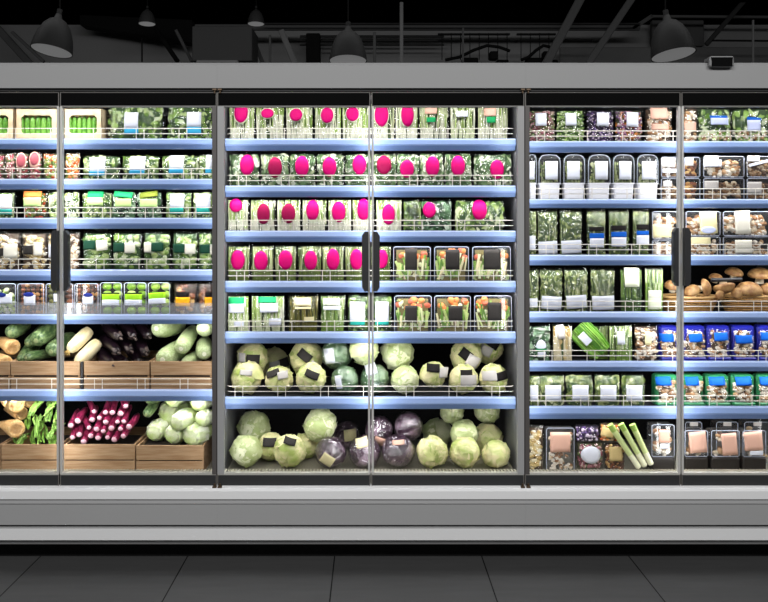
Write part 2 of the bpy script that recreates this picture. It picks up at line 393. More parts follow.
def c_chunks(mb, sh, pal, n, r, rng, rough=.4, jit=.12):
    ms = pm(pal, rough)
    for _ in range(n):
        rr = r*rng.uniform(.7, 1.2); x = rng.uniform(-.5, .5)*(sh.w-2*rr); z = rr+rng.random()*max(0, sh.h*.95-2*rr)
        y = min(0, sh.f(x, z, .93)*rng.uniform(.8, 1)+rr*.75)
        rot = Quaternion((rng.random(), rng.random(), rng.random()), rng.uniform(0, 3)).normalized().to_matrix()
        mb.blob((x, y, z), (rr, rr*rng.uniform(.6, 1), rr*rng.uniform(.6, 1)), rng.choice(ms), 7, 5, rot, jit, rng)
def c_mush(mb, sh, n, r, rng, pal='mush'):
    ms = pm(pal, .6)
    for _ in range(n):
        rr = r*rng.uniform(.75, 1.15); x = rng.uniform(-.5, .5)*(sh.w-2*rr); z = rr+rng.random()*max(0, sh.h*.93-2*rr)
        y = min(0, sh.f(x, z, .93)*rng.uniform(.8, 1)+rr*.7); m = rng.choice(ms)
        a = rng.uniform(0, 6.28); rot = Quaternion((math.cos(a), .3, math.sin(a)), rng.uniform(.3, 1.6)).normalized().to_matrix()
        mb.blob((x, y, z), (rr, rr, rr*.62), m, 9, 6, rot)
        d = rot @ Vector((0, 0, -1)); p = Vector((x, y, z))
        mb.tube([p+d*rr*.2, p+d*rr*1.05], [rr*.38, rr*.45], ms[1], 7)
def c_veg(mb, sh, rng):      # prepared vegetable mix: sticks, slices, carrot flowers, leaves
    sk = [mat(h, .45) for h in ('#cfe08c', '#8fb84a', '#e8eab8', '#f0e6b8', '#6f9c3c')]
    for _ in range(28):
        x = rng.uniform(-.42, .42)*sh.w; z = rng.uniform(.08, .4)*sh.h; L = rng.uniform(.3, .5)*sh.h; a = rng.uniform(-.5, .5)
        x2 = max(-.46*sh.w, min(.46*sh.w, x+math.sin(a)*L)); y = -sh.d/2*rng.uniform(.55, .85)
        mb.tube([(x, y, z), (x2, y, z+math.cos(a)*L)], rng.uniform(.004, .008), rng.choice(sk), 6)
    oc = [mat('#ea7a2c', .4), mat('#f0924a', .4), mat('#d96a4a', .4)]
    for _ in range(11):
        x = rng.uniform(-.42, .42)*sh.w; z = rng.uniform(.66, .93)*sh.h
        mb.blob((x, -sh.d*.32, z), (.015, .006, .013), rng.choice(oc), 9, 5, None, .2, rng)
    for _ in range(5):
        x = rng.uniform(-.4, .4)*sh.w; z = rng.uniform(.3, .8)*sh.h
        mb.blob((x, -sh.d*.4, z), (.011, .003, .011), mat('#eef0c4', .45), 10, 4)
    c_leaves(mb, sh, 'green', 12, .014, rng)
    core(mb, sh, '#7c7040', .5)
def film(sh, rng, m=FILM, crimp=True):
    mb = MB(); nx, nz = 13, 14; off = rng.uniform(0, 100); vs = []
    for sgn in (1, -1):
        for j in range(nz):
            for i in range(nx):
                u = i/(nx-1)*2-1; t = j/(nz-1); wv = 1.0-.05*abs(2*t-1)**5 + .02*noise.noise((off, t*5, sgn*0+u))
                x = u*sh.w/2*wv; z = t*sh.h
                y = sh.f(x*.985, z)*1.03 - .001
                y += .0035*noise.noise((x*45+off, z*45, sgn*3.0))*prof(u)
                if j in (0, nz-1): y *= .25
                vs.append((x, y*sgn, z))
    o = nx*nz; fs = []
    for j in range(nz-1):
        for i in range(nx-1):
            a = j*nx+i; fs.append((a, a+1, a+1+nx, a+nx)); fs.append((o+a, o+a+nx, o+a+1+nx, o+a+1))
    for j in range(nz-1):
        for i in (0, nx-1): a = j*nx+i; fs.append((a, a+nx, o+a+nx, o+a))
    mb.add(vs, fs, m, True); return mb
def label_patch(shape, cx, cz, w, h, m, surf, lift=.002, rot=0.0):
    mb = MB(); vs = []; fs = []; ca, sa = math.cos(rot), math.sin(rot)
    def P(u, v, e=0): 
        x = u*w/2*ca - v*h/2*sa + cx; z = u*w/2*sa + v*h/2*ca + cz
        return (x, surf(x, z) - lift + e, z)
    if shape == 'o' or shape == 'dome':
        n = 22; rings = 3; vs.append(P(0, 0))
        for r in range(1, rings+1):
            for k in range(n):
                a = 2*math.pi*k/n; v = math.sin(a)*r/rings
                if shape == 'dome' and v < 0: v *= .25
                vs.append(P(math.cos(a)*r/rings, v))
        fs += [(0, 1+k, 1+(k+1)%n) for k in range(n)]
        for r in range(rings-1):
            for k in range(n):
                a = 1+r*n; fs.append((a+k, a+n+k, a+n+(k+1)%n, a+(k+1)%n))
        e = len(vs)
        for k in range(n):
            a = vs[1+(rings-1)*n+k]; vs.append((a[0], a[1]+.0012, a[2]))
        for k in range(n): fs.append((1+(rings-1)*n+k, e+k, e+(k+1)%n, 1+(rings-1)*n+(k+1)%n))
    else:
        n = 5
        for j in range(n+1):
            for i in range(n+1): vs.append(P(i/n*2-1, j/n*2-1))
        q = (n+1)**2
        for j in range(n+1):
            for i in range(n+1): vs.append(P(i/n*2-1, j/n*2-1, .001))
        for j in range(n):
            for i in range(n):
                a = j*(n+1)+i; fs.append((a, a+1, a+n+2, a+n+1)); fs.append((q+a, q+a+n+1, q+a+n+2, q+a+1))
        for i in range(n):
            fs.append((i, q+i, q+i+1, i+1)); t = n*(n+1)+i; fs.append((t, t+1, q+t+1, q+t))
            l = i*(n+1); fs.append((l, l+n+1, q+l+n+1, q+l)); r_ = l+n; fs.append((r_, q+r_, q+r_+n+1, r_+n+1))
    mb.add(vs, fs, m, True); return mb
LC = {'M': '#ba0062', 'm': '#86043e', 'R': '#a05058', 'w': '#d6d9e4', 'W': '#dcd8ca', 'b': '#3aa4cf', 't': '#2ea79a', 'g': '#1f9a5a', 'G': '#17402f', 'l': '#98d428', 'k': '#34312f', 'K': '#191616',
      'y': '#f6ae1e', 'o': '#d97a3a', 'B': '#1058b8', 'n': '#1c2a78', 'c': '#ddd3a4', 'p': '#d9ac98', 'P': '#bcc4e4', 'v': '#b9d98a', 'O': '#6f7a2a', 's': '#bdb8b4', 'a': '#c9b27c', 'e': '#e8edd0'}
LCM = {k: mat(v, .6, spec=.12) for k, v in LC.items()}
def product(c, row, kind, x0, x1, yt, look, labels=(), pal='green', cat='packed vegetables', name=None, yb=None, Y=.15, n=None, size=None, d=None, base=None, group=None, level=0, basez=None):
    """x0,x1,yt: silhouette seen in the photograph; converted to a real width and height at depth Y."""
    rng = random.Random(int(x0*13+x1*7+row*101+ord(c)*17+yt))
    w = W(x1-x0+(.7 if kind in ('leaf', 'herb', 'stalk', 'chunk', 'mush', 'lettuce_mush') else 0), Y); xc = X((x0+x1)/2, Y)
    z0 = shelf_z(c, row) if basez is None and yb is None else (basez if basez is not None else Z(yb, Y))
    h = Z(yt, Y) - z0
    d = d or max(.045, min(.13, w*.62))
    yc = Y + d/2
    root = empty(name or 'produce_bag', (xc, yc, z0 + .0005))
    flat = kind in ('tray', 'tub', 'carton', 'mtray', 'fruit')
    sh = Shape(w*(.97 if flat else 1), h, d, flat)
    mb = MB(); cn = 'vegetables'
    fm = FILM
    if kind == 'leaf':
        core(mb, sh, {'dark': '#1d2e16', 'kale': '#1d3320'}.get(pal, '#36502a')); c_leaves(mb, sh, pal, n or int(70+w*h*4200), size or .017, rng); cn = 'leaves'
    elif kind == 'herb':
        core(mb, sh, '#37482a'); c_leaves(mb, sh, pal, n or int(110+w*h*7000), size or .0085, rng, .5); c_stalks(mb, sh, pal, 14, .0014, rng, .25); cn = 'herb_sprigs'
    elif kind == 'stalk':
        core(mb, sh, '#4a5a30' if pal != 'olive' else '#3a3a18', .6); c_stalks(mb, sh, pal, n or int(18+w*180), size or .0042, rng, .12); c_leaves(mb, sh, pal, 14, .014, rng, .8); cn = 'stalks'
    elif kind == 'chunk':
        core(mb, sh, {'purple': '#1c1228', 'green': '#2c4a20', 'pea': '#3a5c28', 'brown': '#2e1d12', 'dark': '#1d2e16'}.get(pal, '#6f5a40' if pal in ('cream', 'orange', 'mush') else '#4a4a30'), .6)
        c_chunks(mb, sh, pal, n or int(60+w*h*2600), size or .009, rng)
    elif kind == 'mush':
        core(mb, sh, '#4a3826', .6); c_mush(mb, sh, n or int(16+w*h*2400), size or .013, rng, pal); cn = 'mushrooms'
    elif kind == 'lettuce_mush':
        core(mb, sh, '#36502a', .6); c_leaves(mb, sh, 'pea', 60, .02, rng)
        s2 = Shape(sh.w, sh.h*.42, sh.d, False); c_chunks(mb, s2, 'mush', 60, .008, rng)
    if flat:
        tin = Shape(sh.w*.965, sh.h*.955, sh.d*.95, True)
        if kind == 'tray':
            fl = MB(); c_veg(mb, tin, rng)
        elif kind == 'mtray':
            c_mush(mb, tin, n or int(20+w*h*2400), size or .012, rng, pal); cn = 'mushrooms'
        elif kind == 'fruit':
            rr = size or .022; k = 0; ms = pm(pal, .3)
            nx = max(1, int(tin.w/(2*rr*.9))); nz = max(1, round(tin.h/(2*rr*.95)))
            for j in range(nz):
                for i in range(nx):
                    fr = MB(); xx = (i+.5)/nx*tin.w-tin.w/2+rng.uniform(-.002, .002); zz = (j+.5)/nz*tin.h+.003
                    mb.blob((xx, -.004+rng.uniform(-.004, .0), zz), (tin.w/nx*.48, rr*.8, tin.h/nz*.5), rng.choice(ms[:3]), 12, 8, None, .02, rng)
            cn = 'fruit' if pal == 'apple' else 'vegetables'
        elif kind == 'tub':
            hb = h*.40
            cn = 'herbs'; t2 = Shape(w*.8, h*.9, d*.7, True); c_leaves(mb, t2, pal, 150, .009, rng, .4); c_stalks(mb, t2, pal, 10, .0015, rng, .2)
            mb.v = [(v[0], v[1], max(v[2], hb)) for v in mb.v]
            tb = MB(); vs = []
            for (q, z) in ((.84, 0), (.92, hb*.93), (1.0, hb*.95), (1.0, hb), (.88, hb)):
                ww, dd = w/2*q*.96, d/2*q
                e = .008
                vs += [(-ww+e, -dd, z), (ww-e, -dd, z), (ww, -dd+e, z), (ww, dd-e, z), (ww-e, dd, z), (-ww+e, dd, z), (-ww, dd-e, z), (-ww, -dd+e, z)]
            fs = [tuple(range(7, -1, -1)), tuple(range(32, 40))]
            for i in range(4):
                for j in range(8): fs.append((i*8+j, i*8+(j+1) % 8, (i+1)*8+(j+1) % 8, (i+1)*8+j))
            tb.add(vs, fs, mat('#f4f4fa', .35)); tb.build('tub_base', root)
            dm = MB(); n_ = 12; vs = []; ww = w/2*.93
            outl = [(-ww, hb)] + [(-ww*math.cos(math.pi*i/n_)**1 if 1 else 0, 0) for i in ()]
            pts = [(-ww, hb), (-ww, h*.78)]
            for i in range(1, n_): 
                a = math.pi*i/n_; pts.append((-ww*math.copysign(abs(math.cos(a))**.6, math.cos(a)), h*.78+h*.215*math.sin(a)**.7))
            pts += [(ww, h*.78), (ww, hb)]
            k = len(pts)
            vs = [(x*.9, -d*.43, hb+(z-hb)*.97) for x, z in pts] + [(x, -d*.36, z) for x, z in pts] + [(x, d*.36, z) for x, z in pts] + [(x*.9, d*.43, hb+(z-hb)*.97) for x, z in pts]
            fs = [tuple(range(k))[::-1], tuple(range(3*k, 4*k))]
            for r_ in range(3):
                for j in range(k-1): fs.append((r_*k+j, (r_+1)*k+j, (r_+1)*k+j+1, r_*k+j+1))
            dm.add(vs, fs, TRAYC); dm.build('clear_dome', root)
            rim = MB(); rim.tube([(x, -d*.40, z) for x, z in pts], .0017, mat('#9aa2ae', .4), 5); rim.build('dome_rim', root)
            sh = Shape(w, h, d*.88, True)
        elif kind == 'carton':
            cm = mat('#eacfa6', .7, col2='#f2dcb8', scale=30)
            bx = MB(); hw = w/2*.985; fr = h*.24; wx = hw*.74
            def strip(a, b): bx.box(a, b, cm)
            bx.box((-hw, -d/2, 0), (hw, -d/2+.004, fr), cm); bx.box((-hw, -d/2, h*.80), (hw, -d/2+.004, h), cm)
            bx.box((-hw, -d/2, fr), (-wx, -d/2+.004, h*.80), cm); bx.box((wx, -d/2, fr), (hw, -d/2+.004, h*.80), cm)
            for sx in (-1, 1):
                for (zz, sg) in ((fr, 1), (h*.80, -1)):
                    e = .012; cxn = sx*wx
                    bx.add([(cxn, -d/2, zz), (cxn-sx*e, -d/2, zz), (cxn, -d/2, zz+sg*e), (cxn, -d/2+.004, zz), (cxn-sx*e, -d/2+.004, zz), (cxn, -d/2+.004, zz+sg*e)],
                           [(0, 1, 2), (3, 5, 4), (1, 4, 5, 2)], cm)
            bx.box((-hw, -d/2, 0), (-hw+.003, d/2, h), cm); bx.box((hw-.003, -d/2, 0), (hw, d/2, h), cm); bx.box((-hw, d/2-.003, 0), (hw, d/2, h), cm)
            bx.box((-hw, -d/2, 0), (hw, d/2, .003), cm); bx.box((-hw, -d/2, h-.003), (hw, d/2, h), cm); bx.build('box_shell', root)
            nb = 7; gm = [mat('#6fae3c', .4, col2='#8cc455', scale=90), mat('#5a9a30', .4, col2='#7dba48', scale=90)]
            for i in range(nb):
                cu = MB(); xx = (i+.5)/nb*2*hw*.94-hw*.94; r_ = hw*.94/nb*.98
                cu.tube([(xx, -d*.18, h*.06), (xx, -d*.2, h*.10), (xx, -d*.2, h*.62), (xx, -d*.19, h*.74), (xx, -d*.17, h*.78)], [r_*.4, r_, r_, r_*.75, r_*.2], gm[i % 2], 9)
                cu.build('cucumber', root)
            wn = MB(); wn.box((-wx, -d/2+.001, fr), (wx, -d/2+.0015, h*.8), TRAYC)
            mb = None
        if kind in ('tray', 'mtray', 'fruit'):
            tr = MB(); e = .004; hw, dd = w/2*.97, d/2
            tr.box((-hw, -dd, 0), (hw, dd, h*.97), base or TRAYC, .006)
            # keep a closed clear shell; rim flange round the front
            tr.build('clear_tray', root)
            rim = MB(); pts = [(-hw+.006, -dd-.001, .004), (hw-.006, -dd-.001, .004), (hw, -dd-.001, .01), (hw, -dd-.001, h*.94), (hw-.008, -dd-.001, h*.975), (-hw+.008, -dd-.001, h*.975), (-hw, -dd-.001, h*.94), (-hw, -dd-.001, .01), (-hw+.006, -dd-.001, .004)]
            rim.tube(pts, .0015, mat('#a9afc0', .3), 5); rim.build('tray_rim', root)
            sh = Shape(w, h, d, True)
    if mb is not None:
        e = sh.w/2*.985
        mb.v = [(max(-e, min(e, v[0])), v[1], max(.0015, min(h*.99, v[2]))) for v in mb.v]; mb.build(cn, root)
    if kind in ('leaf', 'herb', 'stalk', 'chunk', 'mush', 'lettuce_mush'): film(sh, rng).build('bag_film', root)
    i = 0
    for L_ in labels:
        shp, lx, ly, lw, lh, lc = L_[:6]; rot = R(L_[6]) if len(L_) > 6 else 0
        surf = (lambda x, z, s_=sh: s_.f(max(-s_.w*.49, min(s_.w*.49, x)), max(.001, min(s_.h*.99, z)), 1.05)-.002)
        cx = X(lx, Y)-xc; cz = Z(ly, Y)-z0
        lh_ = W(lh, Y); lw_ = W(lw, Y)
        top = cz+lh_/2; 
        if top > h*1.0: cz -= (top-h*1.0)
        label_patch(shp, cx, cz, lw_, lh_, LCM[lc], surf, .0022+.0007*i, rot).build('sticker' if shp == 'o' else 'label', root); i += 1
    root['category'] = cat
    reg.append((c, row, (x0+x1)/2, root, look, level))
    return root
P = product

# --- cabinet B rows
ST = 'o'
def pinkrow(row, yt, data, kind, pal, look, **k):
    for (x0, x1, lx, ly, lw, lh, col) in data:
        P('B', row, kind, x0, x1, yt, look, [(ST, lx, ly, lw+1.2, lh+1.2, 'e'), (ST, lx, ly, lw, lh, col)] if k.get('ring') else [(ST, lx, ly, lw, lh, col)], pal, cat='bagged vegetables')
pinkrow(0, 101, [(228,254,241,111.5,14,22,'M'), (255,284,267.5,113.5,13,10,'M'), (285,313,296,115,13,13,'M'), (314,341,327,115.5,13,16,'M'), (342,369,352.5,114,13,15,'M'), (371,395,381.5,115,14,24,'M'), (396,418,407.5,115,13,24,'M')], 'stalk', 'stalk', 'magenta-stickered bag of pale stalks', ring=True)
P('B', 0, 'stalk', 419, 449, 101, 'peach-labelled bag of green-topped stalks', [('r',431,108,12,12,'p'), ('r',431,120,9,5,'g')], 'stalk', cat='bagged vegetables')
P('B', 0, 'stalk', 450, 476, 101, 'pale-labelled bag of white stalks', [('r',462,114,12,6,'w')], 'pale', cat='bagged vegetables')
P('B', 0, 'stalk', 478, 509, 101, 'orange-and-green-labelled bag of stalks', [('r',490,112,12,8,'p'), ('r',491,120,9,6,'g')], 'stalk', cat='bagged vegetables')
pinkrow(1, 152, [(228,259,247,165,14,21,'M'), (260,288,275,167.5,14,21,'m'), (289,315,302,166.5,14,21,'M'), (316,344,329.5,167,14,20,'M'), (345,371,359.5,165,14,20,'M'), (372,396,384,165,15,19,'m'), (397,419,407,169,14,18,'M'), (420,444,432.5,166.5,14,21,'M'), (445,472,458,166,14,21,'M'), (474,513,497,169.5,14,19,'M')], 'leaf', 'radish', 'magenta-stickered bag of leafy greens')
pinkrow(2, 198.5, [(227,248,235.7,204.8,13,14,'M'), (250,275,263.5,214,13,21,'m'), (277,300,288.5,213.5,14,20,'m'), (302,326,312.5,210.3,13,21,'M'), (328,351,338.6,212,14,21,'M'), (352,374,363.5,208.8,13,22,'M'), (376,402,388.5,214.5,13,21,'M')], 'stalk', 'stalk', 'magenta-stickered bag of pale stems')
P('B', 2, 'leaf', 404, 421, 199, 'plain unlabelled bag of dark leaves', [], 'dark', cat='bagged vegetables')
P('B', 2, 'leaf', 422, 452, 199, 'magenta-stickered bag of small green leaves', [(ST,429.5,210,13,16,'M')], 'kale', cat='bagged vegetables')
P('B', 2, 'leaf', 455, 506, 199, 'wide magenta-stickered bag of leaves', [(ST,479.5,209.8,15,21,'M')], 'green', cat='bagged vegetables')
pinkrow(3, 245, [(227,249,237.8,260,14,20,'M'), (250,273,261,261,14,20,'M'), (274,296,285.5,260,14,20,'M'), (297,321,310.8,260.5,13,20,'M'), (322,344,333,259.5,13,22,'M'), (345,369,356.5,259.5,13,21,'M'), (371,391,382,259,12,19,'M')], 'stalk', 'herb', 'magenta-stickered bag of green stems')
for (x0, x1, lx, ly, lw, lh, row) in [(393,431,411,259.5,12,22,3), (434,469,452.5,259.5,14,20,3), (472,511,492,259.5,17,20,3), (394,432,411,314,12,17,4), (434,471,455.5,313.5,14,15,4), (474,512,494.5,311.5,14,18,4)]:
    P('B', row, 'tray', x0, x1, 246 if row == 3 else 295, 'clear tray of cut vegetables with dark square label' if row == 3 else 'clear vegetable tray with carrot slices and dark square label', [('r',lx,ly,lw,lh,'k')], cat='vegetable tray', name='vegetable_tray', d=.05)
P('B', 4, 'stalk', 227, 248, 295, 'teal-and-white-labelled bag of thin stems', [('r',236,301,16,7,'g'), ('r',236,308.5,16,9,'w'), ('r',239,324,10,6,'w')], 'pale', cat='bagged vegetables')
P('B', 4, 'stalk', 250, 284, 295, 'green-and-white-labelled bag of slim stems', [('r',267,300,18,6,'g'), ('r',269,308,18,9,'w'), ('r',275,322,12,7,'w')], 'pale', cat='bagged vegetables')
P('B', 4, 'stalk', 287, 318, 295, 'olive stem bag with cream label', [('r',302.5,302,17,8,'c'), ('r',303,308,16,2,'c'), ('r',309,319,10,4,'c')], 'olive', cat='bagged vegetables')
P('B', 4, 'stalk', 320, 345, 295, 'white-and-pale-green-labelled stem bag', [('r',331.5,302,17,6,'e'), ('r',331.5,308,17,4,'w')], 'green', cat='bagged vegetables')
P('B', 4, 'leaf', 348, 369, 295, 'white card and teal strip on dark leaf bag', [('r',357.3,312,15,20,'w'), ('r',357.3,323.3,15,3.5,'t')], 'dark', cat='bagged vegetables')
P('B', 4, 'leaf', 373, 391.5, 295, 'narrow white card and teal strip on leaf bag', [('r',382,312,13.5,20,'w'), ('r',382,323.3,13.5,3.5,'t')], 'dark', cat='bagged vegetables')

# --- cabinet A rows
for x0, x1 in ((-29, 14), (15.5, 57.5), (64, 102)):
    P('A', 0, 'carton', x0, x1, 108.5, 'cream carton with window showing green cucumbers', cat='carton', name='cucumber_carton', d=.08)
P('A', 0, 'leaf', 104, 162, 103, 'broad bag of frilly lettuce with white card', [('r',131.5,120.5,14,16,'w'), ('r',131.5,131.5,14,5.5,'b')], 'pea', cat='bagged salad', name='salad_bag')
P('A', 0, 'leaf', 165, 211, 103, 'broad bag of frilly lettuce with blue-footed card', [('r',194,119.5,14,15,'w'), ('r',194,130.5,14,6.5,'b')], 'pea', cat='bagged salad', name='salad_bag')
for x0, x1, pal, lk, lb in ((-16,3,'pink','pink-and-green vegetable pack',[]), (4,14,'pink','slim pack of pink slices',[]), (15,27.5,'pink','pack showing a large pink oval slice',[(ST,20.8,161,11,17,'p'),(ST,21,160.5,9,14,'R')]), (28,40.5,'pink','pack showing a wide rosy oval slice',[(ST,34.3,159.5,11,17,'p'),(ST,34.3,159,9,13,'R')]), (41.5,58,'mix','mixed pepper pack in orange and green',[]), (64,78.5,'orange','orange vegetable pack by the door frame',[])):
    P('A', 1, 'chunk', x0, x1, 151.5, lk, lb, pal, cat='packed vegetables', name='vegetable_pack', size=.011)
for x0, x1, lx, ly, lw in ((80,117,97.5,164.5,15.5), (120,157,137.5,163.5,15.5), (160,197,176.5,162.5,14.5), (199,212,209,162,6)):
    P('A', 1, 'leaf', x0, x1, 154, 'salad bag with white label and blue foot', [('r',lx,ly,lw,14,'w'), ('r',lx-.5,ly+9,lw,4,'b')], 'green', cat='bagged salad', name='salad_bag')
P('A', 2, 'leaf', -10, 12, 191, 'salad bag with large white card', [('r',4,202,14,15,'w'), ('r',4,212,14,5,'t')], 'green', cat='bagged salad', name='salad_bag')
P('A', 2, 'chunk', 21, 46, 191, 'orange-banded bag of chopped vegetables', [('r',31.5,193.8,19,6,'o'), ('r',32,202,18,9,'v')], 'mix', cat='packed vegetables', name='vegetable_bag')
P('A', 2, 'leaf', 48, 59, 191, 'narrow pale leaf bag', [], 'pale', cat='bagged salad', name='salad_bag')
P('A', 2, 'leaf', 64, 78, 191, 'pale leaf bag by the door frame', [], 'pale', cat='bagged salad', name='salad_bag')
P('A', 2, 'leaf', 80, 110, 191, 'leaf bag with bright green banded card', [('r',95,194.3,16,6.5,'g'), ('r',95,201.5,16,8,'v'), ('r',95,201.5,16,1.5,'w')], 'green', cat='bagged salad', name='salad_bag')
P('A', 2, 'leaf', 111, 134.5, 191, 'leaf bag with dark green and lime card', [('r',122.5,194.5,19,6,'g',-6), ('r',123,202.8,16,8,'v')], 'kale', cat='bagged salad', name='salad_bag')
P('A', 2, 'leaf', 136, 160, 191, 'leaf bag with olive header card', [('r',148,194.5,18,6,'O',8), ('r',148.5,203,17,8,'v')], 'kale', cat='bagged salad', name='salad_bag')
P('A', 2, 'leaf', 165, 190, 191, 'salad bag with white card and teal foot', [('r',177,201,14.5,14,'w'), ('r',176.5,211,14,6,'t')], 'green', cat='bagged salad', name='salad_bag')
P('A', 2, 'leaf', 193, 212, 191, 'salad bag with teal-footed white card by post', [('r',203,201,14.5,14,'w'), ('r',202.5,211,14,6,'t')], 'green', cat='bagged salad', name='salad_bag')
P('A', 3, 'mush', -14, 17.5, 231, 'bag of pale mushrooms with dark and white squares', [('r',1,252,8,8,'k'), ('r',10,251,12,14,'W')], 'cream', cat='bagged mushrooms', name='mushroom_bag')
P('A', 3, 'mush', 20, 45, 231, 'bag of creamy mushrooms with navy square', [('r',27.7,250,11,9,'k'), ('r',38,249,8,13,'W')], 'cream', cat='bagged mushrooms', name='mushroom_bag')
P('A', 3, 'mush', 47, 58.5, 231, 'slim cream mushroom bag behind door handle', [('r',52,251,7,13,'w')], 'cream', cat='bagged mushrooms', name='mushroom_bag')
P('A', 3, 'mush', 64, 78.5, 231, 'white mushroom bag beside door handle', [], 'mush', cat='bagged mushrooms', name='mushroom_bag')
for x0, x1, dx, wx, y, ww in ((80.5,109.5,89,101.5,245,10), (111,139.5,118.5,130,247.5,10), (142,169,157,147.3,247,8), (171,196.5,179,190,248.5,10), (198,212,206,211,249,2)):
    P('A', 3, 'chunk', x0, x1, 231, 'bag of round green peppers with dark green label', [('r',dx,y,13,9,'G'), ('r',wx,y+.5,ww,10,'W',6 if x0 < 100 else 0)], 'green', cat='bagged vegetables', name='vegetable_bag', size=.019, n=58)
P('A', 4, 'mtray', -8, 16, 283, 'tray of pale sprouts with blue badge', [('r',6,299,13,9,'w'), (ST,2,295,9,4.5,'n')], 'pale', cat='vegetable tray', name='vegetable_tray', d=.07)
P('A', 4, 'fruit', 17.5, 44, 283, 'tray of golden vegetables with navy badge', [('r',30,300,11.5,10,'w'), (ST,29,294.5,10.5,4.5,'n')], 'brown', cat='vegetable tray', name='vegetable_tray', size=.011, d=.07)
P('A', 4, 'fruit', 46, 58.5, 283, 'slim dark tray under the door handle', [('r',56,298,4,8,'w')], 'olive', cat='vegetable tray', name='vegetable_tray', size=.012, d=.07)
P('A', 4, 'fruit', 63.5, 73, 283, 'slim brown tray beside door frame', [], 'brown', cat='vegetable tray', name='vegetable_tray', size=.012, d=.07)
P('A', 4, 'fruit', 74.5, 98.5, 283, 'tray of brown vegetables with white tag', [('r',88.3,300,10.5,8.5,'w'), (ST,88.3,295,9.5,4,'n')], 'brown', cat='vegetable tray', name='vegetable_tray', size=.011, d=.07)
for x0, x1, lx, ly, r_ in ((100,122,111,297,0), (124,146.5,133.7,297,0), (148,170,157.3,295.5,4)):
    P('A', 4, 'fruit', x0, x1, 282, 'tray of green apples with lime and white band', [('r',lx,ly-3.6,17,1.5,'K',r_), ('r',lx,ly,17,6,'l',r_), ('r',lx,ly+5.6,17,5.5,'w',r_)], 'apple', cat='fruit tray', name='apple_tray', size=.0215, d=.07)
for x0, x1, lx, lw in ((172,196,182.7,14.5), (198,212.3,208.8,8)):
    P('A', 4, 'chunk', x0, x1, 282, 'bag of brown vegetables with black and orange label', [('r',lx,294.5,lw-1,5.5,'K'), ('r',lx,301.8,lw,9,'y')], 'brown', cat='bagged vegetables', name='vegetable_bag', size=.016, n=30)

# --- cabinet C rows
for x0, x1, pal, lk, lx, lw, lh in ((529,556,'rose','rosy bean bag with white card',541,11,13), (557.5,586,'pea','pea bag with white card',571,11,13), (588,615,'purple','deep purple vegetable bag with white card',603,12.5,14), (617,644,'violetmix','purple and orange chopped bag with white card',632.5,12,15)):
    P('C', 0, 'chunk', x0, x1, 108, lk, [('r',lx,119.5,lw,lh,'w', -3 if lx > 600 else 0)], pal, cat='bagged vegetables', name='vegetable_bag', size=.0055, n=330)
P('C', 0, 'mush', 647, 674, 106, 'peach-topped mushroom pack', [('r',659.5,113,17,12,'p'), ('r',660,127,17,6,'p')], 'mush', cat='packed mushrooms', name='mushroom_pack')
P('C', 0, 'mush', 684.5, 698.5, 106, 'narrow peach mushroom pack beside door frame', [('r',690.5,127,11,9,'p')], 'mush', cat='packed mushrooms', name='mushroom_pack')
P('C', 0, 'lettuce_mush', 700.5, 734.5, 106, 'green bag of mushrooms with blue-topped card', [('r',719,117,18,2.6,'B'), ('r',719.5,121.5,18,7,'P')], cat='bagged mushrooms', name='mushroom_bag')
P('C', 0, 'lettuce_mush', 736, 775, 106, 'wide green mushroom bag with tall pale card', [('r',754,119,14,3,'B',-5), ('r',753.5,125.5,13,10.5,'P')], cat='bagged mushrooms', name='mushroom_bag')
for x0, x1, lx, lw in ((520-8,537,531.5,8), (538.5,561.5,551.5,12.5), (563.5,586,573.5,12.5), (588,611.5,601.5,12.5), (613,635.5,625.3,12), (637,659.5,649,14)):
    if x0 < 529: x0, lx, lw = 528.5, 531.8, 5.5
    P('C', 1, 'tub', x0, x1, 154.5, 'domed herb tub on white base with white card', [('r',lx,170.5,lw,18,'w')], 'herb', cat='herb tub', name='herb_tub', d=.08)
def mstack(row, x0, x1, yt, yb, look, labels, pal='mush', level=0, size=.013, Y=.15):
    bz = None
    if level: bz = stack_top[(row, level-1, round(x0/12))] if (row, level-1, round(x0/12)) in stack_top else Z(yb, Y)
    r = P('C', row, 'mtray', x0, x1, yt, look, labels, pal, cat='packed mushrooms', name='mushroom_pack', d=.10, size=size, level=level, basez=bz, Y=Y)
    stack_top[(row, level, round(x0/12))] = Z(yt, Y)
stack_top = {}
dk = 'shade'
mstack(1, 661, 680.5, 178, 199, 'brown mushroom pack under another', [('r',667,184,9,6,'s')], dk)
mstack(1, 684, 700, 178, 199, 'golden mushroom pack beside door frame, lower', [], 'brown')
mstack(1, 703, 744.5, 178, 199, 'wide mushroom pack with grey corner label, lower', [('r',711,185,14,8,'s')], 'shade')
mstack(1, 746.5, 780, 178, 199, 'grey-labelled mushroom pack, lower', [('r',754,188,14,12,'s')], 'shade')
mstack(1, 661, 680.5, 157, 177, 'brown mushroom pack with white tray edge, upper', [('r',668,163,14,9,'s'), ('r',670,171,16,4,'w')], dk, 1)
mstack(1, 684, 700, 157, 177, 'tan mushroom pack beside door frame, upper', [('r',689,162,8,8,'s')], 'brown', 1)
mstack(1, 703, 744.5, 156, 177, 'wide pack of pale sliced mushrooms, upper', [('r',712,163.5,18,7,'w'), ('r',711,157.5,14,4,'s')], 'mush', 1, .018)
mstack(1, 746.5, 780, 156, 177, 'pale mushroom pack with white band, upper', [('r',760,163,24,3,'w',14), ('r',753,158,12,6,'s')], 'shade', 1)
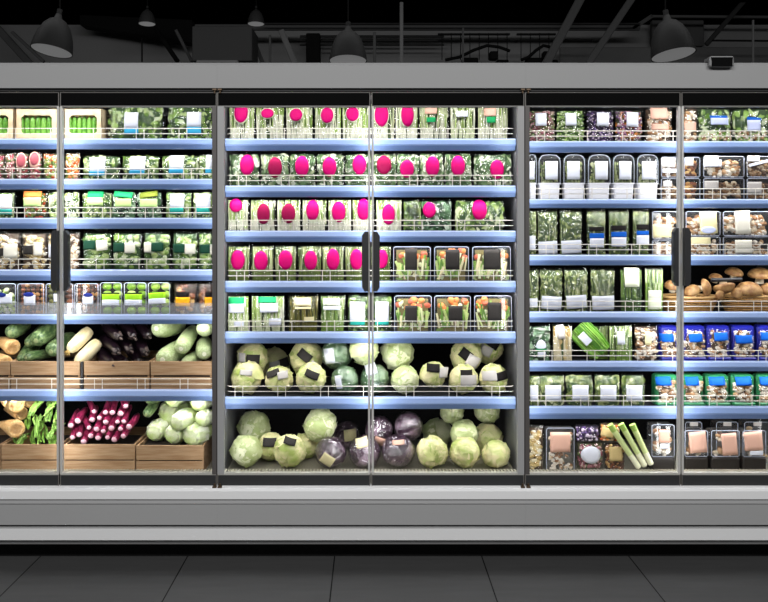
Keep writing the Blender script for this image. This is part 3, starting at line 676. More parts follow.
for x0, x1, lb, lk in ((528.5,536.5,[('r',532,243,7,14,'w')],'slim bag of herbs with white foot label'), (538.5,558.5,[('r',548.5,248,19,13,'w',3)],'bag of fine herbs with white foot label'), (561,583,[('r',572,247,20,13,'w',3)],'bag of feathery herbs with white foot label'),
                        (588,606.5,[('r',597,229,15,4,'K'),('r',597,236,14.5,5,'B'),('r',597,243,14,9,'w')],'herb bag with blue and white card'), (610,630,[('r',619,228,15,5,'K'),('r',619,234.5,15,5,'B'),('r',619,242,14.5,9,'w')],'leafy herb bag with blue and white card'), (634,650,[('r',643,227,13,5,'K'),('r',643,233,13,4,'B'),('r',643,240,13,9,'w')],'herb bag with blue card beside mushrooms')):
    P('C', 2, 'herb', x0, x1, 209, lk, lb, 'herb', cat='bagged herbs', name='herb_bag')
mstack(2, 652, 680.5, 240, 255, 'low mushroom pack behind door handle', [], 'mush')
mstack(2, 685.5, 720.5, 236.5, 255, 'mushroom pack with cream band, lower', [('r',699,241,22,7,'c')], 'mush')
mstack(2, 722.5, 771, 236.5, 255, 'wide mushroom pack with cream card, lower', [('r',743,247,17,14,'W')], 'mush')
mstack(2, 652, 680.5, 211, 240, 'mushroom pack with beige band behind handle', [('r',662,231,19,13,'c')], 'mush', 'mush' and 1)
mstack(2, 685.5, 720.5, 211, 236, 'mushroom pack with tall cream label, upper', [('r',708,223,17,22,'c',4), (ST,708,230,15,7,'P')], 'mush', 1, .017)
mstack(2, 722.5, 771, 211, 236, 'wide mushroom pack with pale green label, upper', [('r',742,222.5,15,23,'W',3)], 'mush', 1, .017)
for x0, x1, lb, lk in ((528.5,539,[('r',533.5,303,8,9,'w')],'slim leafy herb bag with white foot'), (541,563.5,[('r',552,303,20,13,'w',-3)],'herb bag with tilted white foot label'), (565.5,589,[('r',577,302,20,13,'w',4)],'herb bag with wide white foot label'), (592,616,[('r',604,303,22,14,'w',2)],'bright herb bag with broad white foot')):
    P('C', 3, 'herb', x0, x1, 268, lk, lb, 'herb', cat='bagged herbs', name='herb_bag', size=.011)
P('C', 3, 'stalk', 622, 643, 268, 'dark stem bag with white header card', [('r',632.3,276,14.5,19,'e')], 'dark', cat='bagged herbs', name='herb_bag')
P('C', 3, 'stalk', 646.5, 664, 268, 'green stem bag with white foot card', [('r',655,300,13,19,'e'), ('r',655,297,13,.8,'s')], 'green', cat='bagged herbs', name='herb_bag')
P('C', 4, 'leaf', 528.5, 551, 325, 'dark leaf bag with round white badge', [('dome',541,347,10.5,14,'w'), ('r',541,350,11,2.4,'g'), ('r',541.5,354.5,8,5,'w')], 'kale', cat='bagged vegetables')
P('C', 4, 'stalk', 553.5, 573, 325, 'yellow baby corn bag with grey label', [('r',561,331,7,14,'s',8)], 'cream', cat='bagged vegetables', name='baby_corn_bag', size=.007, n=16)
P('C', 4, 'stalk', 610.5, 633.5, 325, 'upright green chive bundle bag with white label', [('r',621,338,7.5,13,'w')], 'green', cat='bagged vegetables', name='chive_bag')
P('C', 4, 'mush', 636, 659.5, 325, 'bag of beige mushrooms with cream tag', [('r',648,338.5,6.5,13,'c')], 'mush', cat='bagged mushrooms', name='mushroom_bag')
def blue_pack(row, x0, x1, lx, ly, lw, yt, basecol, look, lc='B'):
    bm = mat(basecol, .35)
    Y = .15
    w = W(x1-x0, Y); r = P('C', row, 'mush', x0+.3, x1-.3, yt+4, look, [('r',lx,ly,lw,8.3,lc, 2)], 'mush', cat='packed mushrooms', name='mushroom_pack', size=.014, n=34, d=.09)
    mb = MB(); h = Z(yt, Y)-shelf_z('C', row); hw = w/2*.985
    mb.box((-hw, -.02, 0), (hw, .05, h*.93), bm, .01); mb.box((-hw, -.045, 0), (hw, .05, h*.12), bm, .006); mb.build('coloured_tray', r)
for x0, x1, lx, ly, lw in ((661,680,667.5,338,12.5), (684,707.5,696,338,13.5), (709,732.5,721.5,336.8,14), (734.5,757.5,744.5,339.5,16), (760,784,768,336.5,12)):
    blue_pack(4, x0, x1, lx, ly, lw, 323.5, '#181c84', 'blue-trayed mushroom pack with blue label')
for x0, x1, lx, ly, lw in ((657,680,664.5,381,14), (684,706,693,381,12.5), (708,731.5,718,381,15), (733.5,757,744.5,381,15.5), (759.5,783,768,381,13)):
    blue_pack(5, x0, x1, lx, ly, lw, 373.5, '#2c8050', 'green-trayed mushroom pack with blue label')
for x0, x1 in ((528.5,540), (541.5,565), (567,594), (596,621), (623,646)):
    P('C', 5, 'leaf', x0, x1, 375, 'leaf tray bag with pale square card', [('r',(x0+x1)/2,393,min(16,(x1-x0)*.7),15,'w')], 'herb', cat='bagged salad', name='salad_bag')
# bottom deck of C
P('C', 6, 'mush', 528.5, 544, 426, 'tall pale floret pack beside cabinet post', [], 'cream', cat='packed vegetables', name='floret_pack', size=.016)
P('C', 6, 'mtray', 546, 574.5, 427, 'tray of pinkish white vegetables', [('r',560,442,20,20,'p')], 'mush', cat='vegetable tray', name='vegetable_tray', d=.06, size=.011, n=60)
P('C', 6, 'chunk', 578, 604.5, 443, 'round white bagged vegetable pack, lower', [(ST,591,455,20,17,'w')], 'rose', cat='packed vegetables', name='vegetable_pack')
P('C', 6, 'chunk', 606, 626.5, 443, 'yellow-brown vegetable pack, lower', [('r',616,454,13,14,'a')], 'brown', cat='packed vegetables', name='vegetable_pack')
P('C', 6, 'chunk', 577, 600.5, 426, 'dark purple and white vegetable pack, upper', [], 'purple', cat='packed vegetables', name='vegetable_pack', basez=Z(443, .15), level=1, Y=.16)
P('C', 6, 'chunk', 601.5, 621, 424, 'golden brown vegetable pack, upper', [('r',609,433,14,9,'a',-12)], 'orange', cat='packed vegetables', name='vegetable_pack', basez=Z(443, .15), level=1, Y=.16)
BT = mat('#1d1712', .5)
for x0, x1, yt, lb, lk in ((651.5,674.5,424,[('r',664,436,11,13,'p'),('r',664,446,9,5,'w')],'pink-and-white-labelled mushroom pack by frame'), (684.5,708,430,[('r',697.5,442,17,21,'p',6)],'mushroom pack with tilted pink label by door frame'), (711,739.5,430,[('r',729,444,15,22,'p',5)],'mushroom pack with tall pink label, middle of deck'), (742.5,766,430,[('r',753,441,18,19,'p',5),('r',756,453,13,4,'w')],'tan-labelled mushroom pack with white strip')):
    r = P('C', 6, 'mtray', x0, x1, yt, lk, lb, 'mush', cat='packed mushrooms', name='mushroom_pack', d=.08, size=.016, n=16, basez=Z(457.5, .15))
    mb = MB(); w = W(x1-x0, .15); mb.box((-w*.5, -.045, -(Z(457.5, .15)-DECKZ)+.0015), (w*.5, .05, -.001), BT, .005); mb.build('black_tray', r)
for x0, x1, lk in ((685,702,'dim mushroom pack behind the pink-labelled pack'), (716,738,'dim mushroom pack in the second row of the deck'), (744,770,'dim mushroom pack at the deck back')):
    P('C', 6, 'mtray', x0, x1, 421, lk, [('r',(x0+x1)/2,424,8,4,'s')], 'brown', cat='packed mushrooms', name='mushroom_pack', d=.08, Y=.28, n=10, size=.016)

# ------------------------------------------------------------------ loose produce
def orient(p0, p1):
    d = (Vector(p1)-Vector(p0)); return d.length, d.to_track_quat('Y', 'Z')
def reg_veg(c, row, px, o, look, cat, level=0):
    o['category'] = cat; reg.append((c, row, px, o, look, level))
def seg_close(p1, q1, p2, q2):
    d1, d2, r_ = q1-p1, q2-p2, p1-p2; a, e, f = d1.dot(d1), d2.dot(d2), d2.dot(r_); c_, b = d1.dot(r_), d1.dot(d2); den = a*e-b*b
    s_ = max(0, min(1, (b*f-c_*e)/den)) if den > 1e-12 else .5
    t = (b*s_+f)/e
    if t < 0: t = 0; s_ = max(0, min(1, -c_/a))
    elif t > 1: t = 1; s_ = max(0, min(1, (b-c_)/a))
    return p1+d1*s_, p2+d2*t
pending = []
def longveg(kind, c, row, a, b, r, look, cat, seed=0, Yoff=0):
    k = {'napa': 1.08, 'zucchini': 1.07, 'cucumber': 1.05, 'eggplant': 1.12, 'daikon': 1.07, 'radish': 1.07, 'bean': 1.05, 'leek': 1.12, 'blade': 1.35, 'parsnip': 1.02}[kind]
    pending.append(dict(kind=kind, c=c, row=row, p0=at(*a), p1=at(*b), r=W(r, a[2]), rc=W(r, a[2])*k, look=look, cat=cat, seed=seed+int(a[0]*31+a[1]*7), px=a[0]))
def flush(zmin, ymin, xlo, xhi, iters=260, ymax=.485, zmax=9):
    ps = pending[:]; pending.clear()
    for A in ps: A['o0'], A['o1'] = A['p0'].copy(), A['p1'].copy()
    for it in range(iters):
        moved = 0
        if it < iters*.75:
            for A in ps:
                for k_ in ('0', '1'): A['p'+k_] += (A['o'+k_]-A['p'+k_])*.035
        for i in range(len(ps)):
            for j in range(i+1, len(ps)):
                A, B_ = ps[i], ps[j]; u, v = seg_close(A['p0'], A['p1'], B_['p0'], B_['p1']); d_ = u-v; L = d_.length; need = A['rc']+B_['rc']-L
                if need > .0003:
                    n_ = d_/L if L > 1e-6 else Vector((0, 0, 1)); n_ = Vector((n_.x, n_.y*.5, n_.z+ .0)); n_ = n_.normalized() if n_.length > 1e-6 else Vector((0, 0, 1))
                    A['p0'] += n_*need*.5; A['p1'] += n_*need*.5; B_['p0'] -= n_*need*.5; B_['p1'] -= n_*need*.5; moved += 1
        for A in ps:
            for w_ in (0,):
                for k_ in ('p0', 'p1'):
                    if A[k_].z > zmax-A['rc']: A[k_].z = zmax-A['rc']
                lo = min(A['p0'].z, A['p1'].z)-A['rc']; 
                m_ = 0
                zf = zmin(A['p0'].y)+A['rc']; z2 = zmin(A['p1'].y)+A['rc']; m_ = max(zf-A['p0'].z, 0); A['p0'].z += m_; m2 = max(z2-A['p1'].z, 0); A['p1'].z += m2
                xs_ = [A['p0'].x, A['p1'].x]; e = max(xlo+A['rc']-min(xs_), 0) or -max(max(xs_)-(xhi-A['rc']), 0); A['p0'].x += e; A['p1'].x += e
                ey = max(ymin-(min(A['p0'].y, A['p1'].y)-.0), 0); A['p0'].y += ey; A['p1'].y += ey
                ey = max(max(A['p0'].y, A['p1'].y)-ymax, 0); A['p0'].y -= ey; A['p1'].y -= ey
        if not moved and it > iters*.75: break
    for A in ps:
        A.pop('o0'); A.pop('o1'); build_veg(**A)
def build_veg(kind, c, row, p0, p1, r, rc, look, cat, seed, px):
    rng = random.Random(seed); L, q = orient(p0, p1); mb = MB(); K = 14; a = (px,)
    rv = rng.uniform(0, 6)
    def lathe(prf, m, bend=.0, ridge=0.0, mats=None, nm=K):
        pts = []; rs = []
        for t, k in prf: pts.append((math.sin(math.pi*t)*bend*L*math.cos(rv), t*L, math.sin(math.pi*t)*bend*L*math.sin(rv))); rs.append(max(k*r, .0004))
        mb.tube(pts, rs, mats or m, nm)
    if kind == 'cucumber':
        lathe([(0,.15),(.01,.45),(.035,.72),(.09,.93),(.2,1),(.5,1.03),(.8,.95),(.93,.75),(1,.2)], mat('#33502a', .35, col2='#768a5a', scale=90, stretch=(1,.35,1)), .03)
    elif kind == 'zucchini':
        lathe([(0,.3),(.01,.55),(.04,.8),(.1,.96),(.25,1.05),(.6,1),(.85,.8),(.95,.55),(1,.3)], mat('#a2b47a', .3, col2='#c2cea0', scale=160), .02)
    elif kind == 'daikon':
        lathe([(0,.1),(.02,.35),(.08,.7),(.2,.95),(.45,1.05),(.8,1.0),(.95,.8),(1,.3)], mat('#dccfa8', .45, col2='#cbb98a', scale=50, stretch=(1,.2,1)), .01)
    elif kind == 'eggplant':
        lathe([(0,.35),(.03,.6),(.1,.75),(.4,.95),(.75,1.1),(.92,.85),(1,.2)], mat('#0c0509', .3, col2='#180b14', scale=30), .03)
    elif kind == 'parsnip':
        lathe([(.03,.30),(.0,.55),(.0,.8),(.03,1),(.12,.98),(.5,.7),(1,.25)], mat('#dca865', .5, col2='#edc68c', scale=80), .01,
              mats=None)
    elif kind == 'radish':
        w = mat('#e6b8c4', .4); m = mat('#6a1034', .3, col2='#9c3056', scale=70, stretch=(1,.3,1))
        lathe([(0,.2),(.012,.5),(.04,.8),(.12,1),(.5,1.05),(.85,.8),(1,.2)], None, .03, mats=[w, w, m, m, m, m])
    elif kind == 'bean':
        lathe([(0,.2),(.05,.6),(.3,.95),(.7,1),(.95,.5),(1,.2)], mat('#7fb53e', .4, col2='#a3cf66', scale=80), .08, nm=8)
    elif kind == 'leek':
        w = mat('#f0f0cf', .4); g = mat('#cfdc96', .4); h = mat('#9fbf5c', .45)
        lathe([(0,.9),(.02,1.05),(.3,1),(.6,1),(.85,1.05),(1,1.1)], None, 0, mats=[w, w, g, g, h])
    elif kind == 'blade':
        g = mat('#86b548', .45, col2='#aed070', scale=60, stretch=(1,.1,1))
        for k in range(8):
            o_ = rng.uniform(-.6, .6)*r; pts = [(o_+rng.uniform(-1.4,1.4)*r*t, L*t, rng.uniform(-.3,.3)*r+math.sin(t*3)*r*.4) for t in (0,.25,.5,.75,1)]
            vs = []
            for (x, y, z), w_ in zip(pts, (.12,.3,.36,.26,.04)): vs += [(x-w_*r, y, z), (x, y, z-.25*r), (x+w_*r, y, z)]
            mb.add(vs, [(i*3+j, i*3+j+1, i*3+3+j+1, i*3+3+j) for i in range(4) for j in range(2)], g, True)
            mb.add([(v[0], v[1], v[2]-.0012) for v in vs], [(i*3+j, i*3+3+j, i*3+3+j+1, i*3+j+1) for i in range(4) for j in range(2)], g, True)
    elif kind == 'napa':
        m = mat('#e6ecca', .4, col2='#c6d98c', scale=22, stretch=(1,.35,1)); lathe([(0,.25),(.02,.6),(.1,.9),(.3,1.02),(.6,1.03),(.85,.85),(.96,.55),(1,.2)], m, .0)
        wm = mat('#e9ecd8', .35, col2='#d3dfa8', scale=30, stretch=(1, .3, 1)); gm = mat('#b4cc74', .45, col2='#d8e2a4', scale=40)
        for k in range(9):
            a0 = k*2*math.pi/9+rng.uniform(-.2,.2); aw = .42; vs = []; n = 7
            for i in range(n+1):
                t = .02+.9*i/n; rr = r*(1.02+.06*(k % 2))*math.sin(math.pi*min(1, t*.82+.12))**.45
                if i == n: rr *= 1.04
                for j in (-1, -.4, 0, .4, 1):
                    a_ = a0+j*aw*(.8+.35*t); ru = rr+(.14*r*math.sin(11*t+j*4+k) if abs(j) == 1 else 0)-(.0 if abs(j) > .3 else -.05*r)
                    vs.append((ru*math.cos(a_), t*L, ru*math.sin(a_)))
            f1 = [(i*5+j, i*5+j+1, i*5+5+j+1, i*5+5+j) for i in range(4) for j in range(4)]; f2 = [(i*5+j, i*5+j+1, i*5+5+j+1, i*5+5+j) for i in range(4, n) for j in range(4)]
            mb.add(vs, f1, wm, True); mb.add(vs, f2, gm, True)
    nmz = {'cucumber': 'mottled_cucumber', 'zucchini': 'pale_zucchini', 'daikon': 'daikon', 'eggplant': 'eggplant', 'parsnip': 'parsnip', 'radish': 'long_radish', 'bean': 'green_pod', 'leek': 'leek_stalk', 'blade': 'leafy_stem', 'napa': 'napa_cabbage'}[kind]
    o = mb.build(nmz, None, p0); o.rotation_mode = 'QUATERNION'; o.rotation_quaternion = q
    if kind == 'eggplant':
        cb = MB(); g = mat('#3c3430', .6, col2='#5a4a44', scale=90)
        cb.tube([(0, -.035, .004), (0, -.004, 0)], [.004, .006], g, 7)
        for k in range(5):
            a_ = k*2*math.pi/5; c_, s_ = math.cos(a_), math.sin(a_)
            cb.leaf((c_*r*.6, .012, s_*r*.6), Vector((-s_, 0, c_))*r*.3, Vector((c_*.35, 1, s_*.35)).normalized()*.02, g, .1)
        cb.build('calyx', o)
    if kind == 'parsnip':
        cb = MB(); cb.tube([(0, .006, 0), (0, .0135, 0)], [r*.3, r*.26], mat('#6b4a26', .8), 10); cb.build('crown_hollow', o)
    if kind == 'daikon':
        cb = MB()
        for k in range(7): a_ = k*.9; cb.tube([(math.cos(a_)*r*.15, .006, math.sin(a_)*r*.15), (math.cos(a_)*r*.35, -.008-.003*(k % 3), math.sin(a_)*r*.3), (math.cos(a_)*r*.6, -.014, math.sin(a_)*r*.4-.004)], [.0022, .0015, .0006], mat('#c9a860', .6), 5)
        cb.build('rootlets', o)
    if kind in ('zucchini', 'cucumber'):
        cb = MB(); cb.tube([(0, -.001, 0), (0, .003, 0)], [r*.26, r*.34], mat('#e8ead0' if kind == 'zucchini' else '#8f9a6a', .6), 9); cb.build('blossom_end', o)
    reg_veg(c, row, a[0], o, look, cat)
    return o
balls = {}
def ball(c, row, cx, cy, r, kind, look, cat='cabbage', label=None, lower=False, seed=0, film_on=False, Y=None):
    rng = random.Random(int(cx*7+cy*3+seed)); zs = shelf_z(c, row); ztopl = shelf_z(c, row-1)-.018; pl = balls.setdefault((c, row), [])
    best = None
    ys = [Y] if Y else [.14+.004*i for i in range(90)]
    for y in ys:
        rw = W(r, y)*1.0; yc = y + rw; rw = W(r*.99, yc); x = max(X(inner[c][0])+rw*1.14, min(X(inner[c][1])-rw*1.14, X(cx, yc))); z = zs+rw*1.10
        for (bx, by, bz, br) in pl:
            dd = (x-bx)**2+(yc-by)**2; rs = (rw+br)*1.045
            if Y and abs(Y-.13) < .02:
                if dd < rs*rs: rw = max(rw*.82, math.sqrt(dd)/1.045-br); z = zs+rw*1.10; rs = (rw+br)*1.045
                if dd > (rs*.985)**2: continue
            if dd < rs*rs: z = max(z, bz+math.sqrt(rs*rs-dd))
        py = HY-(z-CH)/(S*(D+yc)/D); e = abs(py-cy)+ (y-.14)*6
        if yc+rw > BACKY-.03: continue
        if z+rw*1.08 > ztopl: e += 400*(z+rw*1.08-ztopl)+3
        if best is None or e < best[0]: best = (e, x, yc, z, rw)
    _, x, yc, z, rw = best; pl.append((x, yc, z, rw))
    PC = {'green': ('#c6cf9a', '#e2e4c0', '#a6b474'), 'red': ('#40223a', '#9a8294', '#2c1628'), 'dark': ('#5f8058', '#8fae84', '#46684a'), 'cauli': ('#e9dfae', '#c9cf84', '#a8b860')}[kind]
    m0 = mat(PC[0], .5, col2=PC[1], scale=22, bump=1.0, stretch=(1, 1, .45)); m1 = mat(PC[1], .45, col2=PC[0], scale=16, bump=1.0, stretch=(1, .5, 1)); m2 = mat(PC[0], .45, col2=PC[2], scale=18, bump=1.0, stretch=(.5, 1, 1))
    head = MB(); nu, nv = 22, 14; off = rng.uniform(0, 50); vs = []
    def bump_(d): return 1+(.085 if kind == 'cauli' else .05)*noise.noise(d*1.9+Vector((off, 0, 0)))+(.05 if kind != 'red' else .02)*noise.noise(d*5+Vector((0, off, 0)))
    for i in range(nv+1):
        th = math.pi*i/nv
        for j in range(nu):
            ph = 2*math.pi*j/nu; d_ = Vector((math.sin(th)*math.cos(ph), math.sin(th)*math.sin(ph), math.cos(th)))
            vs.append(d_*rw*.93*bump_(d_))
    head.add(vs, [(i*nu+j, (i+1)*nu+j, (i+1)*nu+(j+1)%nu, i*nu+(j+1)%nu) for i in range(nv) for j in range(nu)], m0, True)
    o = empty({'red': 'red_cabbage', 'cauli': 'cabbage', 'dark': 'savoy_cabbage'}.get(kind, 'cabbage'), (x, yc, z-rw))
    q = Quaternion((rng.uniform(-1, 1), rng.uniform(-1, 1), rng.uniform(-1, 1)), rng.uniform(0, 3)).normalized()
    hd = head.build('head', o, (0, 0, rw)); hd.rotation_mode = 'QUATERNION'; hd.rotation_quaternion = q
    # wrapper leaves: curved sheets that overlap over the head with ruffled rims and a rib
    nl = 9 if kind != 'red' else 5
    for k in range(nl):
        lf = MB(); ax = Vector((rng.uniform(-1, 1), rng.uniform(-1, .6), rng.uniform(-1, 1))).normalized()
        if ax.y > .2: ax.y *= -1
        t1 = ax.orthogonal().normalized(); t1.rotate(Quaternion(ax, rng.uniform(0, 6.28))); t2 = ax.cross(t1)
        ang = rng.uniform(.65, .95); vs = []; nr, na = 5, 16
        lift = rng.uniform(.97, 1.0)
        for i in range(nr+1):
            for j in range(na):
                a_ = 2*math.pi*j/na; rr = ang*i/nr*(1+.12*math.sin(3*a_+k)+.08*math.sin(5*a_))
                d_ = ax*math.cos(rr)+(t1*math.cos(a_)+t2*math.sin(a_))*math.sin(rr)
                e = lift+.012*i/nr+(.05*math.sin(7*a_+k)*(i == nr)+.035*(i == nr)) + .035*math.exp(-(math.sin(a_)*i/nr*7)**2)+.012*math.cos(10*a_)*(i/nr)
                vs.append(d_*rw*e*.97*bump_(d_)+Vector((0, 0, rw)))
        lf.add(vs, [(i*na+j, i*na+(j+1)%na, (i+1)*na+(j+1)%na, (i+1)*na+j) for i in range(nr) for j in range(na)], m1 if k % 2 else m2, True)
        lf.build('wrapper_leaf', o)
    if kind in ('cabbage', 'cauli', 'green') and rng.random() < .5:
        pass
    if film_on:
        fm = MB(); vs = []
        for i in range(nv+1):
            th = math.pi*i/nv
            for j in range(nu):
                ph = 2*math.pi*j/nu; d_ = Vector((math.sin(th)*math.cos(ph), math.sin(th)*math.sin(ph), math.cos(th)))
                vs.append(d_*rw*1.045*(1+.03*noise.noise(d_*5+Vector((off, 5, 0))))+Vector((0, 0, rw)))
        fm.add(vs, [(i*nu+j, (i+1)*nu+j, (i+1)*nu+(j+1)%nu, i*nu+(j+1)%nu) for i in range(nv) for j in range(nu)], TIGHT, True); fm.build('cling_film', o)
    for q_, lb in enumerate(label or ()):
        lx, ly, lw, lh, col, rt = lb
        cxx = (lx-cx)*W(1, yc); czz = (cy-ly)*W(1, yc)
        Rr = rw*(1.125 if kind == 'cauli' else 1.085 if film_on else 1.05)
        def surf(xx, zz, Rr=Rr): return -math.sqrt(max(Rr*Rr*.06, Rr*Rr-xx*xx-(zz-rw)**2))
        label_patch('r', cxx, rw+czz, W(lw, yc), W(lh, yc), LCM[col], surf, .0016+.0008*q_, R(rt)).build('label', o)
    reg_veg(c, row, cx, o, look, cat)
BL = 'K'
def lab(cx, cy, dx=0, dy=0, rot=0, col='k', w=13, h=8, second='s'):
    a = R(rot); ox = w*.75
    return [(cx+dx-ox*math.cos(a), cy+dy+ox*math.sin(a), w*.8, h, second, rot), (cx+dx, cy+dy, w, h, col, rot)] if second else [(cx+dx, cy+dy, w, h, col, rot)]
# B6 lower row then upper row
BY = .14
ball('B',5,245,384,16.5,'cauli','pale cabbage with a white label on its crown',label=[(246,377,12,5,'s',-5)],Y=BY)
ball('B',5,279,382.5,17,'cauli','pale cabbage with a dark label across its crown',label=[(274,374.5,14,6,'k',22),(284,376,10,7,'s',10)],Y=BY)
ball('B',5,311,384,15.5,'cauli','pale cabbage with a tilted dark label',label=[(313,378,14,7,'k',-22)],Y=BY)
ball('B',5,345,383,14,'dark','film-wrapped savoy with a white label edge',label=[(339,383,6,13,'w',10)],film_on=True,Y=BY)
ball('B',5,374.5,380,17,'dark','large film-wrapped savoy with white square',label=[(371,369,11,10,'w',20)],film_on=True,Y=BY)
ball('B',5,405,379,14.5,'green','plain pale green cabbage beside the wrapped savoy',Y=BY)
ball('B',5,433,382,16,'cauli','cabbage with a level black label',label=[(432.5,374,13,7.5,'K',-3),(443,379,9,10,'s',-8)],Y=BY)
ball('B',5,463,383,15,'cauli','cabbage with a black label near its top',label=[(465,375,12,6,'K',0),(467,382,16,10,'s',0)],Y=BY)
ball('B',5,494,382,16.5,'cauli','cabbage with a black label beside the cabinet post',label=[(500,377,12,8,'K',10),(488,377,14,9,'s',5)],Y=BY)
ball('B',5,242,358,16.5,'cauli','cabbage with black label nearest the crate cabinet, upper tier',label=[(245,356.5,13,9,'k',-3),(234,355,7,9,'s',-3)])
ball('B',5,273.5,357,16.5,'cauli','cabbage with black and grey label, upper tier',label=[(285,354,9,9,'k',15),(277,357,10,10,'s',12)])
ball('B',5,306,357,17,'cauli','cabbage with steeply tilted black label, upper tier',label=[(306,353,14,9,'k',-38),(314,363,8,9,'s',-38)])
ball('B',5,336.5,358,15.5,'dark','film-wrapped dark cabbage with white side label, upper tier',label=[(330,358,10,15,'w',10)],film_on=True)
ball('B',5,364,350,15,'green','plain cabbage behind the door frame, upper tier')
ball('B',5,397,353,17,'green','large plain pale cabbage, upper tier')
ball('B',5,466,356,16,'cauli','cabbage with diagonal black label, upper tier',label=[(464,352,12,10,'K',-38),(471,359,13,12,'s',-30)])
ball('B',5,497,356,15.5,'cauli','cabbage with glossy black label by post, upper tier',label=[(500,349.5,13,9,'K',-35),(493,357,12,10,'s',-25)])
# B7
ball('B',6,239.5,455,16,'green','leafy cabbage in the corner beside the crate cabinet',Y=.13)
ball('B',6,290,458.5,16.5,'cauli','cabbage with a dark label on its upper side',label=[(291,446,12,6,'k',-15)],Y=.12)
ball('B',6,330.5,456,15.5,'red','film-wrapped red cabbage with large cream square, lower tier',label=[(328,460,13,11,'c',-33)],film_on=True,Y=.12)
ball('B',6,364.5,456,16,'red','film-wrapped red cabbage with cream label on top, lower tier',label=[(362,444.5,12,8,'c',15)],film_on=True,Y=.12)
ball('B',6,398.5,455.5,16.5,'red','film-wrapped red cabbage with thin label on its top, lower tier',label=[(398,444,12,4,'p',4)],film_on=True,Y=.12)
ball('B',6,432,457,16,'cauli','pale cabbage beside the red cabbages, lower tier',Y=.12)
ball('B',6,465,457,15.5,'cauli','round pale cabbage, middle of three on the lower tier',Y=.12)
ball('B',6,502,457.5,15.5,'cauli','pale cabbage by the post, lower tier',Y=.12)
ball('B',6,270,449,14.5,'cauli','cabbage with a dark label, set back',label=[(271,442,13,8,'k',-2)],Y=.25)
ball('B',6,305,446,13,'cauli','partly hidden cabbage behind the red one',Y=.30)
ball('B',6,251.5,427,16.5,'green','large green cabbage resting on top by the crate cabinet')
ball('B',6,320,425.5,17,'green','big pale cabbage resting above the red cabbages')
ball('B',6,347,432,13.5,'red','film-wrapped red cabbage with white square, upper tier',label=[(350.5,429.5,12,11,'c',5)],film_on=True)
ball('B',6,379,429.5,13.5,'red','film-wrapped red cabbage with peach label, upper tier',label=[(380,439.5,13,9,'p',-25)],film_on=True)
ball('B',6,408,426.5,14.5,'red','film-wrapped red cabbage without label, upper tier',film_on=True)
ball('B',6,437.5,428.5,15,'green','cabbage with a loose outer leaf, upper tier')
ball('B',6,464,433,14.5,'green','cabbage with a bright rib, upper tier')
ball('B',6,491,438,15.5,'cauli','pale knobbly cabbage, upper tier')
ball('B',6,452,418,12,'green','small dark green cabbage at the back',Y=.36)
ball('B',6,487,420,13,'green','dim cabbage at the back near the post',Y=.36)
ball('B',6,513,430,12,'cauli','cabbage half behind the post',Y=.30)

# A crates
WOOD = mat('#a07c58', .7, col2='#b49470', scale=25, stretch=(.3, 1, 4)); WOODD = mat('#8d6b45', .75, col2='#a5825a', scale=25, stretch=(.3, 1, 4))
def crate(row, x0, x1, yt, look, boards, fill, tall=False, Yf=.135, depth=.36):
    z0 = shelf_z('A', row); xa, xb = X(x0, Yf), X(x1, Yf); xc = (xa+xb)/2; hw = (xb-xa)/2; h = Z(yt, Yf)-z0
    root = empty('wooden_crate', (xc, Yf, z0+.0005)); t = .009
    n = len(boards)
    for (f0, f1) in boards:
        mb = MB(); mb.box((-hw+.001, 0, h*f0), (hw-.001, t, h*f1), WOOD, .0015); mb.build('front_board', root)
    for s_ in (-1, 1):
        mb = MB(); xs = s_*(hw-.002); xi = s_*(hw-.002-t)
        hb = h*1.0 if not (tall and s_ == 1) else h
        mb.extrude_x([(t, 0), (depth, 0), (depth, h*1.02+.0), (t, h*.98)], min(xs, xi), max(xs, xi), WOOD)
        if tall and s_ == 1:
            mb.extrude_x([(t+.02, h*.9), (depth, h*.9), (depth, h+.20), (t+.2, h+.16)], min(xs, xi)+.001, max(xs, xi)-.001, mat('#d9bd94', .7, col2='#e2c9a4', scale=25))
        mb.build('side_board', root)
    mb = MB(); mb.box((-hw+.003, depth, 0), (hw-.003, depth+t, h), WOODD); mb.build('back_board', root)
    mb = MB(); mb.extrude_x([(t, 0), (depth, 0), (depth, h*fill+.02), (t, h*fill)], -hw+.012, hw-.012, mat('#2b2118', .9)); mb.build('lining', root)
    root['category'] = 'crate'; reg.append(('A', row, (x0+x1)/2, root, look, 0))
    return root
B2 = ((.0, .46), (.53, 1.0))
crate(5, -60, 10, 361.5, 'wooden crate of brown roots', B2, .62)
crate(5, 10.5, 80, 361.5, 'wooden crate holding mottled cucumbers', B2, .62)
crate(5, 83.5, 149.5, 361.5, 'wooden crate holding dark eggplants', B2, .62)
crate(5, 150.5, 212, 361.5, 'wooden crate holding pale zucchini', B2, .62)
mb = MB(); mb.box((X(80.6, .13), .128, shelf_z('A', 5)+.001), (X(83.2, .13), .15, Z(362, .13)), mat('#141010', .5), .002)
o = mb.build('divider_strap'); tag(o, 'thin black divider between the cucumber crate and eggplant crate', 'divider')
B3 = ((.0, .42), (.46, 1.0))
crate(6, -70, .5, 444.5, 'wooden crate of roots at the edge', B3, .55, Yf=.125)
crate(6, 1, 60.5, 444.5, 'wooden crate holding parsnips and green pods', B3, .55, Yf=.125)
crate(6, 63, 135.2, 444.5, 'wooden crate holding long red radishes', B3, .55, Yf=.125)
crate(6, 136, 204, 445.5, 'wooden crate holding napa cabbages', B3, .8, Yf=.125)
V = longveg
